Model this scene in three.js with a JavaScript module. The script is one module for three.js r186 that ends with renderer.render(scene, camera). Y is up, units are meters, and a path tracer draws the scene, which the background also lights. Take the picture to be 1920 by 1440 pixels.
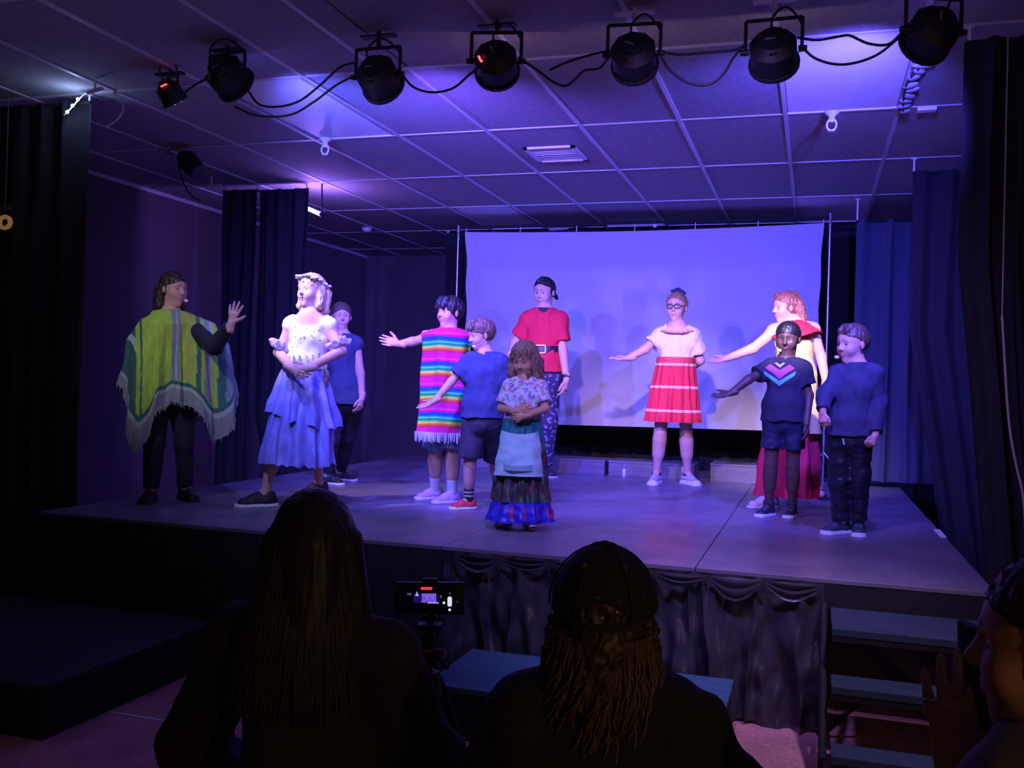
import * as THREE from 'three';
import { mergeGeometries } from 'three/addons/utils/BufferGeometryUtils.js';
import { RoundedBoxGeometry } from 'three/addons/geometries/RoundedBoxGeometry.js';
import { RectAreaLightUniformsLib } from 'three/addons/lights/RectAreaLightUniformsLib.js';
import { createNoise3D } from 'simplex-noise';

// ---------------------------------------------------------------- camera, exposure, light levels
RectAreaLightUniformsLib.init();
const scene = new THREE.Scene();
scene.background = new THREE.Color(0x000000);
const renderer = new THREE.WebGLRenderer();
renderer.toneMapping = THREE.LinearToneMapping;
renderer.toneMappingExposure = 1.2;
renderer.shadowMap.enabled = true;
const FOCAL = 1792.2, EYE = new THREE.Vector3(0, 1.35, 0);
const camera = new THREE.PerspectiveCamera(2 * Math.atan(720 / FOCAL) * 180 / Math.PI, 4 / 3, 0.05, 60);
camera.position.copy(EYE);
camera.rotation.set(0.001575, 0.3065, 0.02982, 'YXZ');
camera.updateMatrixWorld(true);
const STAGE = 0.61, CEIL = 2.967;
// par cans over the stage front: [pixel x, pixel y of the can, z, aim x, aim y, aim z, colour, candela, cone, tilt style]
const PARS = [
  { px: 318, py: 172, z: -4.25, aim: [-2.95, 1.78, -4.98], color: [1.0, 0.78, 1.0], cd: 13, cone: 0.30, soft: 0.8 },
  { px: 425, py: 140, z: -4.0, aim: [-2.2, 1.2, -7.6], color: [0.10, 0.11, 1.0], cd: 40, cone: 0.92, soft: 1 },
  { px: 708, py: 142, z: -4.0, aim: [-2.0, 1.4, -7.6], color: [0.16, 0.08, 1.0], cd: 44, cone: 0.9, soft: 1 },
  { px: 930, py: 115, z: -4.0, aim: [-2.15, 1.5, -7.4], color: [0.95, 0.55, 0.9], cd: 20, cone: 0.2, soft: 1 },
  { px: 1188, py: 102, z: -4.0, aim: [-1.08, 1.5, -7.4], color: [0.95, 0.64, 1.0], cd: 31, cone: 0.2, soft: 1 },
  { px: 1450, py: 95, z: -4.0, aim: [-0.15, 1.5, -6.6], color: [1.0, 0.72, 1.0], cd: 50, cone: 0.2, soft: 1 },
  { px: 1750, py: 58, z: -4.0, aim: [-1.2, 1.4, -8.0], color: [0.10, 0.08, 1.0], cd: 56, cone: 0.88, soft: 1 },
];
const UV_CD = 1.6;        // violet tube in the left wing
const AISLE_CD = 1.5;     // warm lamp behind the audience
// wash lamps on the ceiling over the front row, above the frame
const HOUSE = [
  { at: [-2.3, -2.7], aim: [-2.0, 0.9, -5.6], color: [0.32, 0.34, 1.0], cd: 12, cone: 0.62 },
  { at: [-0.4, -2.7], aim: [-0.6, 0.8, -5.4], color: [0.36, 0.22, 1.0], cd: 20, cone: 0.72 },
  { at: [0.55, -2.9], aim: [-0.1, 0.0, -3.75], color: [0.75, 0.5, 1.0], cd: 8, cone: 0.45 },
  { at: [-3.1, -2.5], aim: [-3.55, 1.5, -4.78], color: [0.68, 0.60, 1.0], cd: 7.5, cone: 0.26 },
];

// ---------------------------------------------------------------- helpers
let seed = 7;
const rnd = () => { seed = (seed * 1664525 + 1013904223) >>> 0; return seed / 4294967296; };
const noise = createNoise3D(rnd);
const V = (x, y, z) => new THREE.Vector3(x, y, z);
const UPV = V(0, 1, 0);
const lerp = (a, b, t) => a + (b - a) * t, clamp = (v, a, b) => Math.min(b, Math.max(a, v));
const ray = (px, py) => V((px - 960) / FOCAL, -(py - 720) / FOCAL, -1).applyQuaternion(camera.quaternion);
const at = (px, py, z) => { const d = ray(px, py); return d.multiplyScalar(z / d.z).add(EYE); };          // point of the plane z
const onY = (px, py, y) => { const d = ray(px, py); return d.multiplyScalar((y - EYE.y) / d.y).add(EYE); }; // point of the level y
const lin = (r, g, b) => new THREE.Color().setRGB(r, g, b);
const mat = (r, g, b, rough = 0.8, extra = {}) => new THREE.MeshStandardMaterial({ color: lin(r, g, b), roughness: rough, side: THREE.DoubleSide, ...extra });
const vmat = (rough = 0.8, extra = {}) => new THREE.MeshStandardMaterial({ color: 0xffffff, vertexColors: true, roughness: rough, side: THREE.DoubleSide, ...extra });
const counts = {};
const numbered = (n) => { const k = counts[n] = (counts[n] ?? -1) + 1; return k ? `${n}_${String(k).padStart(3, '0')}` : n; };
function setup(o) { o.traverse((m) => { if (m.isMesh) { m.castShadow = true; m.receiveShadow = true; } }); return o; }
function thing(name, label, category, base = V(0, 0, 0), group) {
  const g = new THREE.Group(); g.name = numbered(name); g.position.copy(base);
  g.userData = { label, category }; if (group) g.userData.group = group;
  scene.add(g); return g;
}
function worldPos(o) { const p = V(0, 0, 0); for (let q = o; q && q !== scene; q = q.parent) p.add(q.position); return p; }
// a named mesh whose geometry is given in world coordinates
function part(parent, name, geo, m, label) {
  const g = Array.isArray(geo) ? merge(geo) : geo;
  if (parent !== scene) { const p = worldPos(parent); g.translate(-p.x, -p.y, -p.z); }
  const o = new THREE.Mesh(g, m); o.name = parent === scene ? numbered(name) : name;
  if (label) o.userData.label = label;
  o.castShadow = o.receiveShadow = true; parent.add(o); return o;
}
function struct(name, geo, m, parent = scene) {
  const o = part(parent, name, geo, m); if (parent === scene) o.userData.kind = 'structure'; return o;
}
function merge(list) {
  const gs = list.map((g) => { const q = g.index ? g.toNonIndexed() : g.clone(); for (const k of Object.keys(q.attributes)) if (!['position', 'normal', 'uv', 'color'].includes(k)) q.deleteAttribute(k); return q; });
  const anyC = gs.some((g) => g.attributes.color);
  for (const g of gs) {
    const n = g.attributes.position.count;
    if (!g.attributes.uv) g.setAttribute('uv', new THREE.BufferAttribute(new Float32Array(n * 2), 2));
    if (!g.attributes.normal) g.computeVertexNormals();
    if (anyC && !g.attributes.color) g.setAttribute('color', new THREE.BufferAttribute(new Float32Array(n * 3).fill(1), 3));
  }
  return mergeGeometries(gs);
}
const box = (x0, x1, y0, y1, z0, z1, r = 0) => {
  const w = Math.abs(x1 - x0), h = Math.abs(y1 - y0), d = Math.abs(z1 - z0);
  const g = r ? new RoundedBoxGeometry(w, h, d, 2, Math.min(r, w / 2.01, h / 2.01, d / 2.01)) : new THREE.BoxGeometry(w, h, d);
  return g.translate((x0 + x1) / 2, (y0 + y1) / 2, (z0 + z1) / 2);
};
const tube = (pts, r, seg = 0, rad = 7) => new THREE.TubeGeometry(new THREE.CatmullRomCurve3(pts), seg || pts.length * 8, r, rad);
function rod(a, b, r, r2 = r, n = 12) {
  const d = b.clone().sub(a), g = new THREE.CylinderGeometry(r2, r, d.length(), n);
  g.applyQuaternion(new THREE.Quaternion().setFromUnitVectors(UPV, d.clone().normalize())).translate((a.x + b.x) / 2, (a.y + b.y) / 2, (a.z + b.z) / 2); return g;
}
const ball = (p, r, sx = 1, sy = 1, sz = 1, n = 14) => new THREE.SphereGeometry(r, n, Math.ceil(n * 0.7)).scale(sx, sy, sz).translate(p.x, p.y, p.z);
// grid surface: f(u, v) -> Vector3
function sheet(nu, nv, f, wrap = false, colorFn) {
  const pos = [], uv = [], idx = [], col = [];
  for (let j = 0; j <= nv; j++) for (let i = 0; i <= nu; i++) {
    const u = i / nu, v = j / nv, p = f(u, v); pos.push(p.x, p.y, p.z); uv.push(u, v);
    if (colorFn) col.push(...colorFn(u, v, p));
  }
  for (let j = 0; j < nv; j++) for (let i = 0; i < nu; i++) { const a = j * (nu + 1) + i, b = a + 1, c = a + nu + 1, d = c + 1; idx.push(a, b, d, a, d, c); }
  const g = new THREE.BufferGeometry();
  g.setAttribute('position', new THREE.Float32BufferAttribute(pos, 3)); g.setAttribute('uv', new THREE.Float32BufferAttribute(uv, 2));
  if (colorFn) g.setAttribute('color', new THREE.Float32BufferAttribute(col, 3));
  g.setIndex(idx); g.computeVertexNormals(); return g;
}
function canvasTex(w, h, draw, srgb = true) {
  const c = document.createElement('canvas'); c.width = w; c.height = h; draw(c.getContext('2d'), w, h);
  const t = new THREE.CanvasTexture(c); if (srgb) t.colorSpace = THREE.SRGBColorSpace; t.wrapS = t.wrapT = THREE.RepeatWrapping; t.magFilter = THREE.LinearFilter; return t;
}
function noiseTex(n, fn, srgb = false) {   // fn(u, v) -> [r, g, b] 0..255
  const d = new Uint8Array(n * n * 4);
  for (let y = 0; y < n; y++) for (let x = 0; x < n; x++) { const c = fn(x / n, y / n), o = (y * n + x) * 4; d[o] = c[0]; d[o + 1] = c[1]; d[o + 2] = c[2]; d[o + 3] = 255; }
  const t = new THREE.DataTexture(d, n, n); t.wrapS = t.wrapT = THREE.RepeatWrapping; t.magFilter = THREE.LinearFilter; if (srgb) t.colorSpace = THREE.SRGBColorSpace; t.needsUpdate = true; return t;
}

// ---------------------------------------------------------------- distance-field modelling
const smin = (a, b, k) => { const h = Math.max(k - Math.abs(a - b), 0) / k; return Math.min(a, b) - h * h * k * 0.25; };
const smax = (a, b, k) => -smin(-a, -b, k);
const bb = (fn, lo, hi) => { fn.lo = lo; fn.hi = hi; return fn; };
function cap(a, b, ra, rb, flatA = false, flatB = false) {   // tapered capsule; flat ends are cut square
  const dx = b.x - a.x, dy = b.y - a.y, dz = b.z - a.z, L2 = dx * dx + dy * dy + dz * dz || 1e-9, L = Math.sqrt(L2), R = Math.max(ra, rb);
  return bb((x, y, z) => {
    const px = x - a.x, py = y - a.y, pz = z - a.z, s = (px * dx + py * dy + pz * dz) / L2, t = s < 0 ? 0 : s > 1 ? 1 : s;
    const qx = px - dx * t, qy = py - dy * t, qz = pz - dz * t; let d = Math.sqrt(qx * qx + qy * qy + qz * qz) - (ra + (rb - ra) * t);
    if (flatB) d = Math.max(d, (s - 1) * L); if (flatA) d = Math.max(d, -s * L); return d;
  }, [Math.min(a.x, b.x) - R, Math.min(a.y, b.y) - R, Math.min(a.z, b.z) - R], [Math.max(a.x, b.x) + R, Math.max(a.y, b.y) + R, Math.max(a.z, b.z) + R]);
}
// capsule with an oval section: r is the wide axis
function ecap(a, b, r, wa, da, wb, db) {
  const ab = b.clone().sub(a), L2 = ab.lengthSq() || 1e-9, n = ab.clone().normalize(), w = r.clone().addScaledVector(n, -r.dot(n)).normalize(), f = n.clone().cross(w);
  const R = Math.max(wa, wb, da, db);
  return bb((x, y, z) => {
    const px = x - a.x, py = y - a.y, pz = z - a.z; let t = (px * ab.x + py * ab.y + pz * ab.z) / L2; t = t < 0 ? 0 : t > 1 ? 1 : t;
    const qx = px - ab.x * t, qy = py - ab.y * t, qz = pz - ab.z * t, W = wa + (wb - wa) * t, D = da + (db - da) * t;
    const u = (qx * w.x + qy * w.y + qz * w.z) / W, v = (qx * f.x + qy * f.y + qz * f.z) / D, e = (qx * n.x + qy * n.y + qz * n.z) / Math.min(W, D);
    return (Math.sqrt(u * u + v * v + e * e) - 1) * Math.min(W, D);
  }, [Math.min(a.x, b.x) - R, Math.min(a.y, b.y) - R, Math.min(a.z, b.z) - R], [Math.max(a.x, b.x) + R, Math.max(a.y, b.y) + R, Math.max(a.z, b.z) + R]);
}
function oval(c, rx, ry, rz, B) {   // ellipsoid in the frame B {r, u, f}
  const R = Math.max(rx, ry, rz);
  return bb((x, y, z) => {
    const px = x - c.x, py = y - c.y, pz = z - c.z;
    const u = px * B.r.x + py * B.r.y + pz * B.r.z, v = px * B.u.x + py * B.u.y + pz * B.u.z, w = px * B.f.x + py * B.f.y + pz * B.f.z;
    return eu(u, v, w, rx, ry, rz);
  }, [c.x - R, c.y - R, c.z - R], [c.x + R, c.y + R, c.z + R]);
}
const eu = (u, v, w, rx, ry, rz) => { const k0 = Math.hypot(u / rx, v / ry, w / rz), k1 = Math.hypot(u / (rx * rx), v / (ry * ry), w / (rz * rz)); return k1 < 1e-9 ? -Math.min(rx, ry, rz) : k0 * (k0 - 1) / k1; };
class Field {
  constructor() { this.ops = []; this.lo = [1e9, 1e9, 1e9]; this.hi = [-1e9, -1e9, -1e9]; }
  add(fn, k = 0.02) { this.ops.push([0, fn, k]); for (let i = 0; i < 3; i++) { this.lo[i] = Math.min(this.lo[i], fn.lo[i]); this.hi[i] = Math.max(this.hi[i], fn.hi[i]); } return this; }
  sub(fn, k = 0.01) { this.ops.push([1, fn, k]); return this; }
  cut(fn) { this.ops.push([2, fn, 0]); return this; }          // keep where fn < 0
  warp(fn) { this.ops.push([3, fn, 0]); return this; }         // add fn to the distance
  at(x, y, z) {
    let d = 1e3;
    for (const [op, fn, k] of this.ops) {
      if (op === 0) { const e = fn(x, y, z); d = d > 999 ? e : smin(d, e, k); } else if (op === 1) d = smax(d, -fn(x, y, z), k); else if (op === 2) d = Math.max(d, fn(x, y, z)); else if (d < 0.08 && d > -0.08) d += fn(x, y, z);
    }
    return d;
  }
  mesh(cell, color, pad = 0.03) {
    const lo = this.lo.map((v) => v - pad), n = this.hi.map((v, i) => Math.ceil((v + pad - lo[i]) / cell) + 1), [nx, ny, nz] = n, sy = nx, sz = nx * ny;
    const val = new Float32Array(nx * ny * nz), BL = 5, rad = BL * cell * 0.9;
    for (let bz = 0; bz < nz; bz += BL) for (let by = 0; by < ny; by += BL) for (let bx = 0; bx < nx; bx += BL) {
      const c = this.at(lo[0] + (bx + BL / 2) * cell, lo[1] + (by + BL / 2) * cell, lo[2] + (bz + BL / 2) * cell), far = Math.abs(c) > rad + 0.025;
      for (let z = bz; z < Math.min(bz + BL, nz); z++) for (let y = by; y < Math.min(by + BL, ny); y++) for (let x = bx; x < Math.min(bx + BL, nx); x++)
        val[x + y * sy + z * sz] = far ? c : this.at(lo[0] + x * cell, lo[1] + y * cell, lo[2] + z * cell);
    }
    const id = new Int32Array(nx * ny * nz).fill(-1), pos = [], idx = [], C = [0, 1, sy, sy + 1, sz, sz + 1, sz + sy, sz + sy + 1];
    const ED = [[0, 1], [0, 2], [0, 4], [1, 3], [1, 5], [2, 3], [2, 6], [3, 7], [4, 5], [4, 6], [5, 7], [6, 7]];
    for (let z = 0; z < nz - 1; z++) for (let y = 0; y < ny - 1; y++) for (let x = 0; x < nx - 1; x++) {
      const o = x + y * sy + z * sz; let m = 0; for (let i = 0; i < 8; i++) if (val[o + C[i]] < 0) m |= 1 << i;
      if (m === 0 || m === 255) continue;
      let X = 0, Y = 0, Z = 0, k = 0;
      for (const [a, b] of ED) if (((m >> a) & 1) !== ((m >> b) & 1)) {
        const va = val[o + C[a]], vb = val[o + C[b]], t = va / (va - vb);
        X += lerp(a & 1, b & 1, t); Y += lerp((a >> 1) & 1, (b >> 1) & 1, t); Z += lerp(a >> 2, b >> 2, t); k++;
      }
      id[o] = pos.length / 3; pos.push(lo[0] + (x + X / k) * cell, lo[1] + (y + Y / k) * cell, lo[2] + (z + Z / k) * cell);
    }
    const quad = (a, b, c, d, flip) => { if (a < 0 || b < 0 || c < 0 || d < 0) return; if (flip) idx.push(a, c, b, a, d, c); else idx.push(a, b, c, a, c, d); };
    for (let z = 1; z < nz - 1; z++) for (let y = 1; y < ny - 1; y++) for (let x = 1; x < nx - 1; x++) {
      const o = x + y * sy + z * sz, s = val[o] < 0;
      if (s !== (val[o + 1] < 0)) quad(id[o - sy - sz], id[o - sz], id[o], id[o - sy], !s);
      if (s !== (val[o + sy] < 0)) quad(id[o - 1 - sz], id[o - sz], id[o], id[o - 1], s);
      if (s !== (val[o + sz] < 0)) quad(id[o - 1 - sy], id[o - sy], id[o], id[o - 1], !s);
    }
    const g = new THREE.BufferGeometry(); g.setAttribute('position', new THREE.Float32BufferAttribute(pos, 3)); g.setIndex(idx);
    if (color) { const col = new Float32Array(pos.length); for (let i = 0; i < pos.length; i += 3) { const c = color(pos[i], pos[i + 1], pos[i + 2]); col[i] = c[0]; col[i + 1] = c[1]; col[i + 2] = c[2]; } g.setAttribute('color', new THREE.BufferAttribute(col, 3)); }
    g.computeVertexNormals(); return g;
  }
}

// ---------------------------------------------------------------- room shell
const fuzz = noiseTex(128, (u, v) => { const n = noise(u * 40, v * 40, 1) * 30 + noise(u * 11, v * 11, 5) * 30 + 190; return [n, n, n]; });
const fuzzC = noiseTex(256, (u, v) => { const n = clamp(noise(Math.cos(u * 6.283) * 3, Math.sin(u * 6.283) * 3, v * 9) * 9 + noise(u * 60, v * 60, 5) * 8 + 232, 120, 255); return [n, n, n]; }, true);
const M = {
  tile: mat(0.40, 0.38, 0.40, 0.95, { bumpMap: fuzz, bumpScale: 0.0005, map: fuzzC }), bar: mat(0.62, 0.61, 0.63, 0.5), plaster: mat(0.13, 0.10, 0.12, 0.9), slab: mat(0.04, 0.04, 0.045, 0.95),
  lens: mat(0.85, 0.85, 0.86, 0.5), white: mat(0.75, 0.74, 0.73, 0.6), black: mat(0.012, 0.012, 0.014, 0.55), blackMatte: mat(0.012, 0.012, 0.015, 0.95), metal: mat(0.5, 0.5, 0.52, 0.35, { metalness: 0.9 }),
  velvet: mat(0.011, 0.012, 0.018, 0.92), velvetBlue: mat(0.035, 0.045, 0.085, 0.9), cable: mat(0.01, 0.01, 0.012, 0.5),
};
const X = (i) => -2.034 + 0.61 * i, Z = (j) => -4.515 - 1.22 * j;
const XL = -5.56, XR = 1.75, ZB = -11.2, ZF = 4.1;
const carpet = noiseTex(256, (u, v) => { const n = noise(u * 50, v * 50, 2) * 18 + noise(u * 6, v * 6, 9) * 16 + 205; return [n, n, n]; }, true); carpet.repeat.set(6, 12);
struct('floor', box(XL - 0.1, XR + 0.1, -0.12, 0, ZB - 0.1, ZF + 0.1), mat(0.85, 0.40, 0.42, 0.75, { map: carpet }));
struct('wall_left', box(XL - 0.12, XL, 0, CEIL, ZB, ZF), M.plaster);
struct('wall_right', box(XR, XR + 0.12, 0, CEIL, ZB, ZF), M.plaster);
struct('wall_back', box(XL - 0.12, XR + 0.12, 0, CEIL, ZB - 0.12, ZB), M.plaster);
struct('wall_front', box(XL - 0.12, XR + 0.12, 0, CEIL, ZF, ZF + 0.12), M.plaster);
struct('trim_1', [box(XL, XL + 0.022, CEIL - 0.004, CEIL - 0.0005, ZB, ZF), box(XL, XL + 0.004, CEIL - 0.03, CEIL - 0.004, ZB, ZF)], M.bar);
const ceiling = struct('ceiling', box(XL - 0.12, XR + 0.12, CEIL + 0.02, CEIL + 0.12, ZB - 0.1, ZF + 0.1), M.slab);
{
  const tg = new RoundedBoxGeometry(0.596, 0.016, 1.206, 1, 0.003), xs = [], lights = new Set(['-2,0', '3,0', '-2,3', '3,3']);
  const cp = worldPos(ceiling);
  for (let j = -7; j <= 5; j++) for (let i = -6; i <= 6; i++) {
    const x0 = Math.max(X(i), XL), x1 = Math.min(X(i + 1), XR), z1 = Math.min(Z(j), ZF), z0 = Math.max(Z(j + 1), ZB);
    if (x1 - x0 < 0.05 || z1 - z0 < 0.05 || lights.has(i + ',' + j) || (i === 0 && j === 1)) continue;
    const full = x1 - x0 > 0.6 && z1 - z0 > 1.2;
    const m = new THREE.Mesh(full ? tg : new RoundedBoxGeometry(x1 - x0 - 0.014, 0.016, z1 - z0 - 0.014, 1, 0.003), M.tile);
    m.name = 'ceiling_tile'; m.position.set((x0 + x1) / 2 - cp.x, CEIL + 0.009 + (rnd() - 0.5) * 0.002, (z0 + z1) / 2 - cp.z); m.receiveShadow = m.castShadow = true; ceiling.add(m);
  }
  // grid bars: runners along the room and cross bars
  for (let i = -5; i <= 6; i++) { const x = X(i); if (i === 0) { part(ceiling, 'ceiling_bar', box(-2.034 - 0.012, -2.034 + 0.012, CEIL - 0.006, CEIL + 0.02, ZB, Z(0)), M.bar); part(ceiling, 'ceiling_bar', box(-2.2 - 0.012, -2.2 + 0.012, CEIL - 0.006, CEIL + 0.02, Z(0), ZF), M.bar); } else part(ceiling, 'ceiling_bar', box(x - 0.012, x + 0.012, CEIL - 0.006, CEIL + 0.02, ZB, ZF), M.bar); }
  for (let j = -7; j <= 5; j++) if (Z(j) > ZB && Z(j) < ZF) part(ceiling, 'ceiling_bar', box(XL, XR, CEIL - 0.004, CEIL + 0.02, Z(j) - 0.012, Z(j) + 0.012), M.bar);
  // tile with the air vent cut into it (four strips round the hole)
  const vx0 = -1.934, vx1 = -1.574, vz0 = -6.6, vz1 = -6.195, ty = [CEIL + 0.001, CEIL + 0.017];
  for (const [a, b, c, d] of [[X(0) + 0.007, vx0, Z(2) + 0.007, Z(1) - 0.007], [vx1, X(1) - 0.007, Z(2) + 0.007, Z(1) - 0.007], [vx0, vx1, Z(2) + 0.007, vz0], [vx0, vx1, vz1, Z(1) - 0.007]]) part(ceiling, 'ceiling_tile', box(a, b, ty[0], ty[1], c, d), M.tile);
  const vent = thing('ceiling_vent', 'square white air vent set into a ceiling tile above centre stage', 'vent', V((vx0 + vx1) / 2, CEIL, (vz0 + vz1) / 2));
  part(vent, 'frame', [box(vx0, vx1, CEIL - 0.012, CEIL + 0.004, vz0, vz0 + 0.03), box(vx0, vx1, CEIL - 0.012, CEIL + 0.004, vz1 - 0.03, vz1), box(vx0, vx0 + 0.03, CEIL - 0.012, CEIL + 0.004, vz0, vz1), box(vx1 - 0.03, vx1, CEIL - 0.012, CEIL + 0.004, vz0, vz1)], M.white);
  for (let k = 0; k < 8; k++) { const z = vz0 + 0.05 + k * 0.043; part(vent, 'louvre', box(-0.148, 0.148, -0.001, 0.001, -0.02, 0.02).rotateX(k < 4 ? 0.6 : -0.6).translate((vx0 + vx1) / 2, CEIL + 0.004, z), M.white); }
  part(vent, 'duct', box(vx0 + 0.02, vx1 - 0.02, CEIL + 0.018, CEIL + 0.0195, vz0 + 0.02, vz1 - 0.02), M.blackMatte);
}
// unlit light panels in the ceiling
for (const [i, j, label] of [[-2, 0, 'unlit white ceiling light panel above the girl with the flower crown'], [3, 0, 'unlit white ceiling light panel at upper right beside the hanging cable'], [-2, 3, 'unlit white ceiling light panel above the left corner of the screen'], [3, 3, 'unlit white ceiling light panel above the right corner of the screen']]) {
  const x0 = X(i) + (i < 0 ? 0.03 : 0.012), x1 = X(i + 1) - (i < 0 ? 0.04 : 0.012), z1 = Z(j) - 0.012, z0 = Z(j + 1) + 0.012;
  const t = thing('ceiling_light', label, 'light panel', V((x0 + x1) / 2, CEIL, (z0 + z1) / 2), 'ceiling light panels');
  part(t, 'frame', [box(X(i) + 0.012, x0, CEIL - 0.001, CEIL + 0.019, z0, z1), box(x1, X(i + 1) - 0.012, CEIL - 0.001, CEIL + 0.019, z0, z1), box(x0, x1, CEIL + 0.0165, CEIL + 0.0195, z0, z1)], M.tile);
  part(t, 'diffuser', box(x0 + 0.001, x1 - 0.001, CEIL + 0.004, CEIL + 0.016, z0, z1, 0.003), M.lens);
}

// ---------------------------------------------------------------- stage
const scuff = noiseTex(512, (u, v) => {
  const a = noise(u * 3, v * 3, 3) * 12 + noise(u * 30, v * 4, 8) * 6; const s = Math.max(0, noise(u * 5, v * 24, 21) - 0.7) * 110;
  const n = clamp(195 + a + s, 120, 255); return [n, n, n];
}, true);
const scuffR = noiseTex(256, (u, v) => { const n = clamp(160 + noise(u * 5, v * 5, 13) * 28 + noise(u * 20, v * 8, 4) * 12, 80, 230); return [n, n, n]; });
M.deck = mat(0.30, 0.27, 0.35, 0.6, { map: scuff, roughnessMap: scuffR });
M.deckSide = mat(0.009, 0.009, 0.012, 0.8);
const SX0 = -3.89, SX1 = 0.69, SZ0 = -9.0, SZ1 = -4.06;
const stage = thing('stage_platform', 'raised black stage platform the performers stand on', 'stage', V((SX0 + SX1) / 2, 0, (SZ0 + SZ1) / 2));
{
  const nx = 4, nz = 2, wx = (SX1 - SX0) / nx, wz = (SZ1 - SZ0) / nz;
  for (let i = 0; i < nx; i++) for (let j = 0; j < nz; j++) {
    const g = box(SX0 + i * wx + 0.0015, SX0 + (i + 1) * wx - 0.0015, STAGE - 0.02, STAGE, SZ0 + j * wz + 0.0015, SZ0 + (j + 1) * wz - 0.0015, 0.003);
    const p = g.attributes.position, uv = g.attributes.uv; for (let k = 0; k < p.count; k++) uv.setXY(k, p.getX(k) / 1.6 + j * 0.37, p.getZ(k) / 1.6 + i * 0.23);
    part(stage, 'deck_panel', g, M.deck);
  }
  part(stage, 'fascia', [box(SX0, SX1, STAGE - 0.115, STAGE - 0.021, SZ1 - 0.03, SZ1 - 0.004), box(SX0, SX1, STAGE - 0.115, STAGE - 0.021, SZ0, SZ0 + 0.03), box(SX0, SX0 + 0.03, STAGE - 0.115, STAGE - 0.021, SZ0, SZ1), box(SX1 - 0.03, SX1, STAGE - 0.115, STAGE - 0.021, SZ0, SZ1)], M.deckSide);
  for (let i = 0; i <= nx; i++) for (let j = 0; j <= 4; j++) { const x = clamp(SX0 + i * wx, SX0 + 0.06, SX1 - 0.06), z = clamp(SZ0 + j * wz / 2, SZ0 + 0.06, SZ1 - 0.08); part(stage, 'leg', box(x - 0.02, x + 0.02, 0, STAGE - 0.02, z - 0.02, z + 0.02), M.deckSide); }
  part(stage, 'edge_strip', box(SX1 - 0.03, SX1 + 0.002, STAGE + 0.0005, STAGE + 0.004, -5.85, -5.55), M.white, 'short piece of pale tape on the right stage edge');
}
// low blocks along the back of the stage
for (const [x0, x1, h, z, label] of [[-3.0, -1.68, 0.125, -7.99, 'low grey bench block at the back of the stage behind the man in red'], [-1.655, -0.93, 0.13, -8.0, 'low grey bench block at the back of the stage left of the red skirt'], [-0.8, -0.28, 0.15, -7.98, 'low grey bench block at the back of the stage right of the red skirt']]) {
  const t = thing('bench_block', label, 'block', V((x0 + x1) / 2, STAGE, z - 0.2), 'bench blocks at the stage back');
  part(t, 'top_board', box(x0, x1, STAGE + h - 0.02, STAGE + h, z - 0.36, z, 0.004), M.deck); part(t, 'front_board', box(x0 + 0.004, x1 - 0.004, STAGE, STAGE + h - 0.021, z - 0.02, z - 0.004, 0.003), M.deck);
  for (const x of [x0 + 0.005, x1 - 0.025]) part(t, 'side_board', box(x, x + 0.02, STAGE, STAGE + h - 0.021, z - 0.355, z - 0.021), M.deck);
}
{ const p = onY(1170, 893, STAGE); const b = thing('water_bottle', 'tiny clear bottle standing on stage before the back blocks', 'bottle', p); part(b, 'bottle_body', new THREE.LatheGeometry([[0, 0], [0.016, 0], [0.017, 0.05], [0.012, 0.062], [0.006, 0.068], [0.006, 0.075], [0, 0.075]].map(([a, c]) => new THREE.Vector2(a, c)), 14).translate(p.x, p.y, p.z), mat(0.7, 0.72, 0.8, 0.15)); part(b, 'bottle_cap', rod(p.clone().add(V(0, 0.0755, 0)), p.clone().add(V(0, 0.088, 0)), 0.008), M.white); }

// hanging cloth: x edges may change with height
function cloth(x0, x1, z, y0, y1, pleats, amp, sd, opt = {}) {
  const ex0 = typeof x0 === 'function' ? x0 : () => x0, ex1 = typeof x1 === 'function' ? x1 : () => x1, nu = Math.max(40, Math.round(pleats * 12)), nv = opt.nv ?? 26;
  return sheet(nu, nv, (u, v) => {
    const y = lerp(y0, y1, v), k = 1 - v * (opt.tight ?? 0.35), w = u * pleats * Math.PI * 2 + sd;
    const wob = noise(u * 3, v * 0.8, sd) * 1.6, s = Math.sin(w + wob) + 0.35 * Math.sin(2.3 * w + sd * 2 + wob);
    return V(lerp(ex0(v), ex1(v), u) + Math.cos(w + wob) * amp * 0.35 * k, y, z + s * amp * k + noise(u * pleats * 0.7, v * 2.2, sd + 4) * amp * 0.5);
  });
}
function curtain(name, label, m, x0, x1, z, y0, y1, pleats, amp, sd, group, opt) {
  const e0 = typeof x0 === 'function' ? x0(1) : x0, e1 = typeof x1 === 'function' ? x1(1) : x1;
  const t = thing(name, label, 'curtain', V((e0 + e1) / 2, y0, z), group);
  part(t, 'drape', cloth(x0, x1, z, y0, y1, pleats, amp, sd, opt), m);
  part(t, 'rod', rod(V(e0, y1 - 0.012, z), V(e1, y1 - 0.012, z), 0.01), M.blackMatte);
  for (const x of [e0 + 0.01, e1 - 0.01]) part(t, 'hanger', [box(x - 0.006, x + 0.006, y1 - 0.015, CEIL - 0.006, z - 0.004, z + 0.004), box(x - 0.02, x + 0.02, CEIL - 0.012, CEIL - 0.006, z - 0.012, z + 0.012)], M.white);
  return t;
}
const legs = 'black stage leg curtains';
curtain('leg_curtain', 'black wing curtain at the far left edge, nearest the audience', M.velvet, XL + 0.02, -4.03, -4.515, 0.01, 2.925, 9, 0.035, 1.3, legs);
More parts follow.
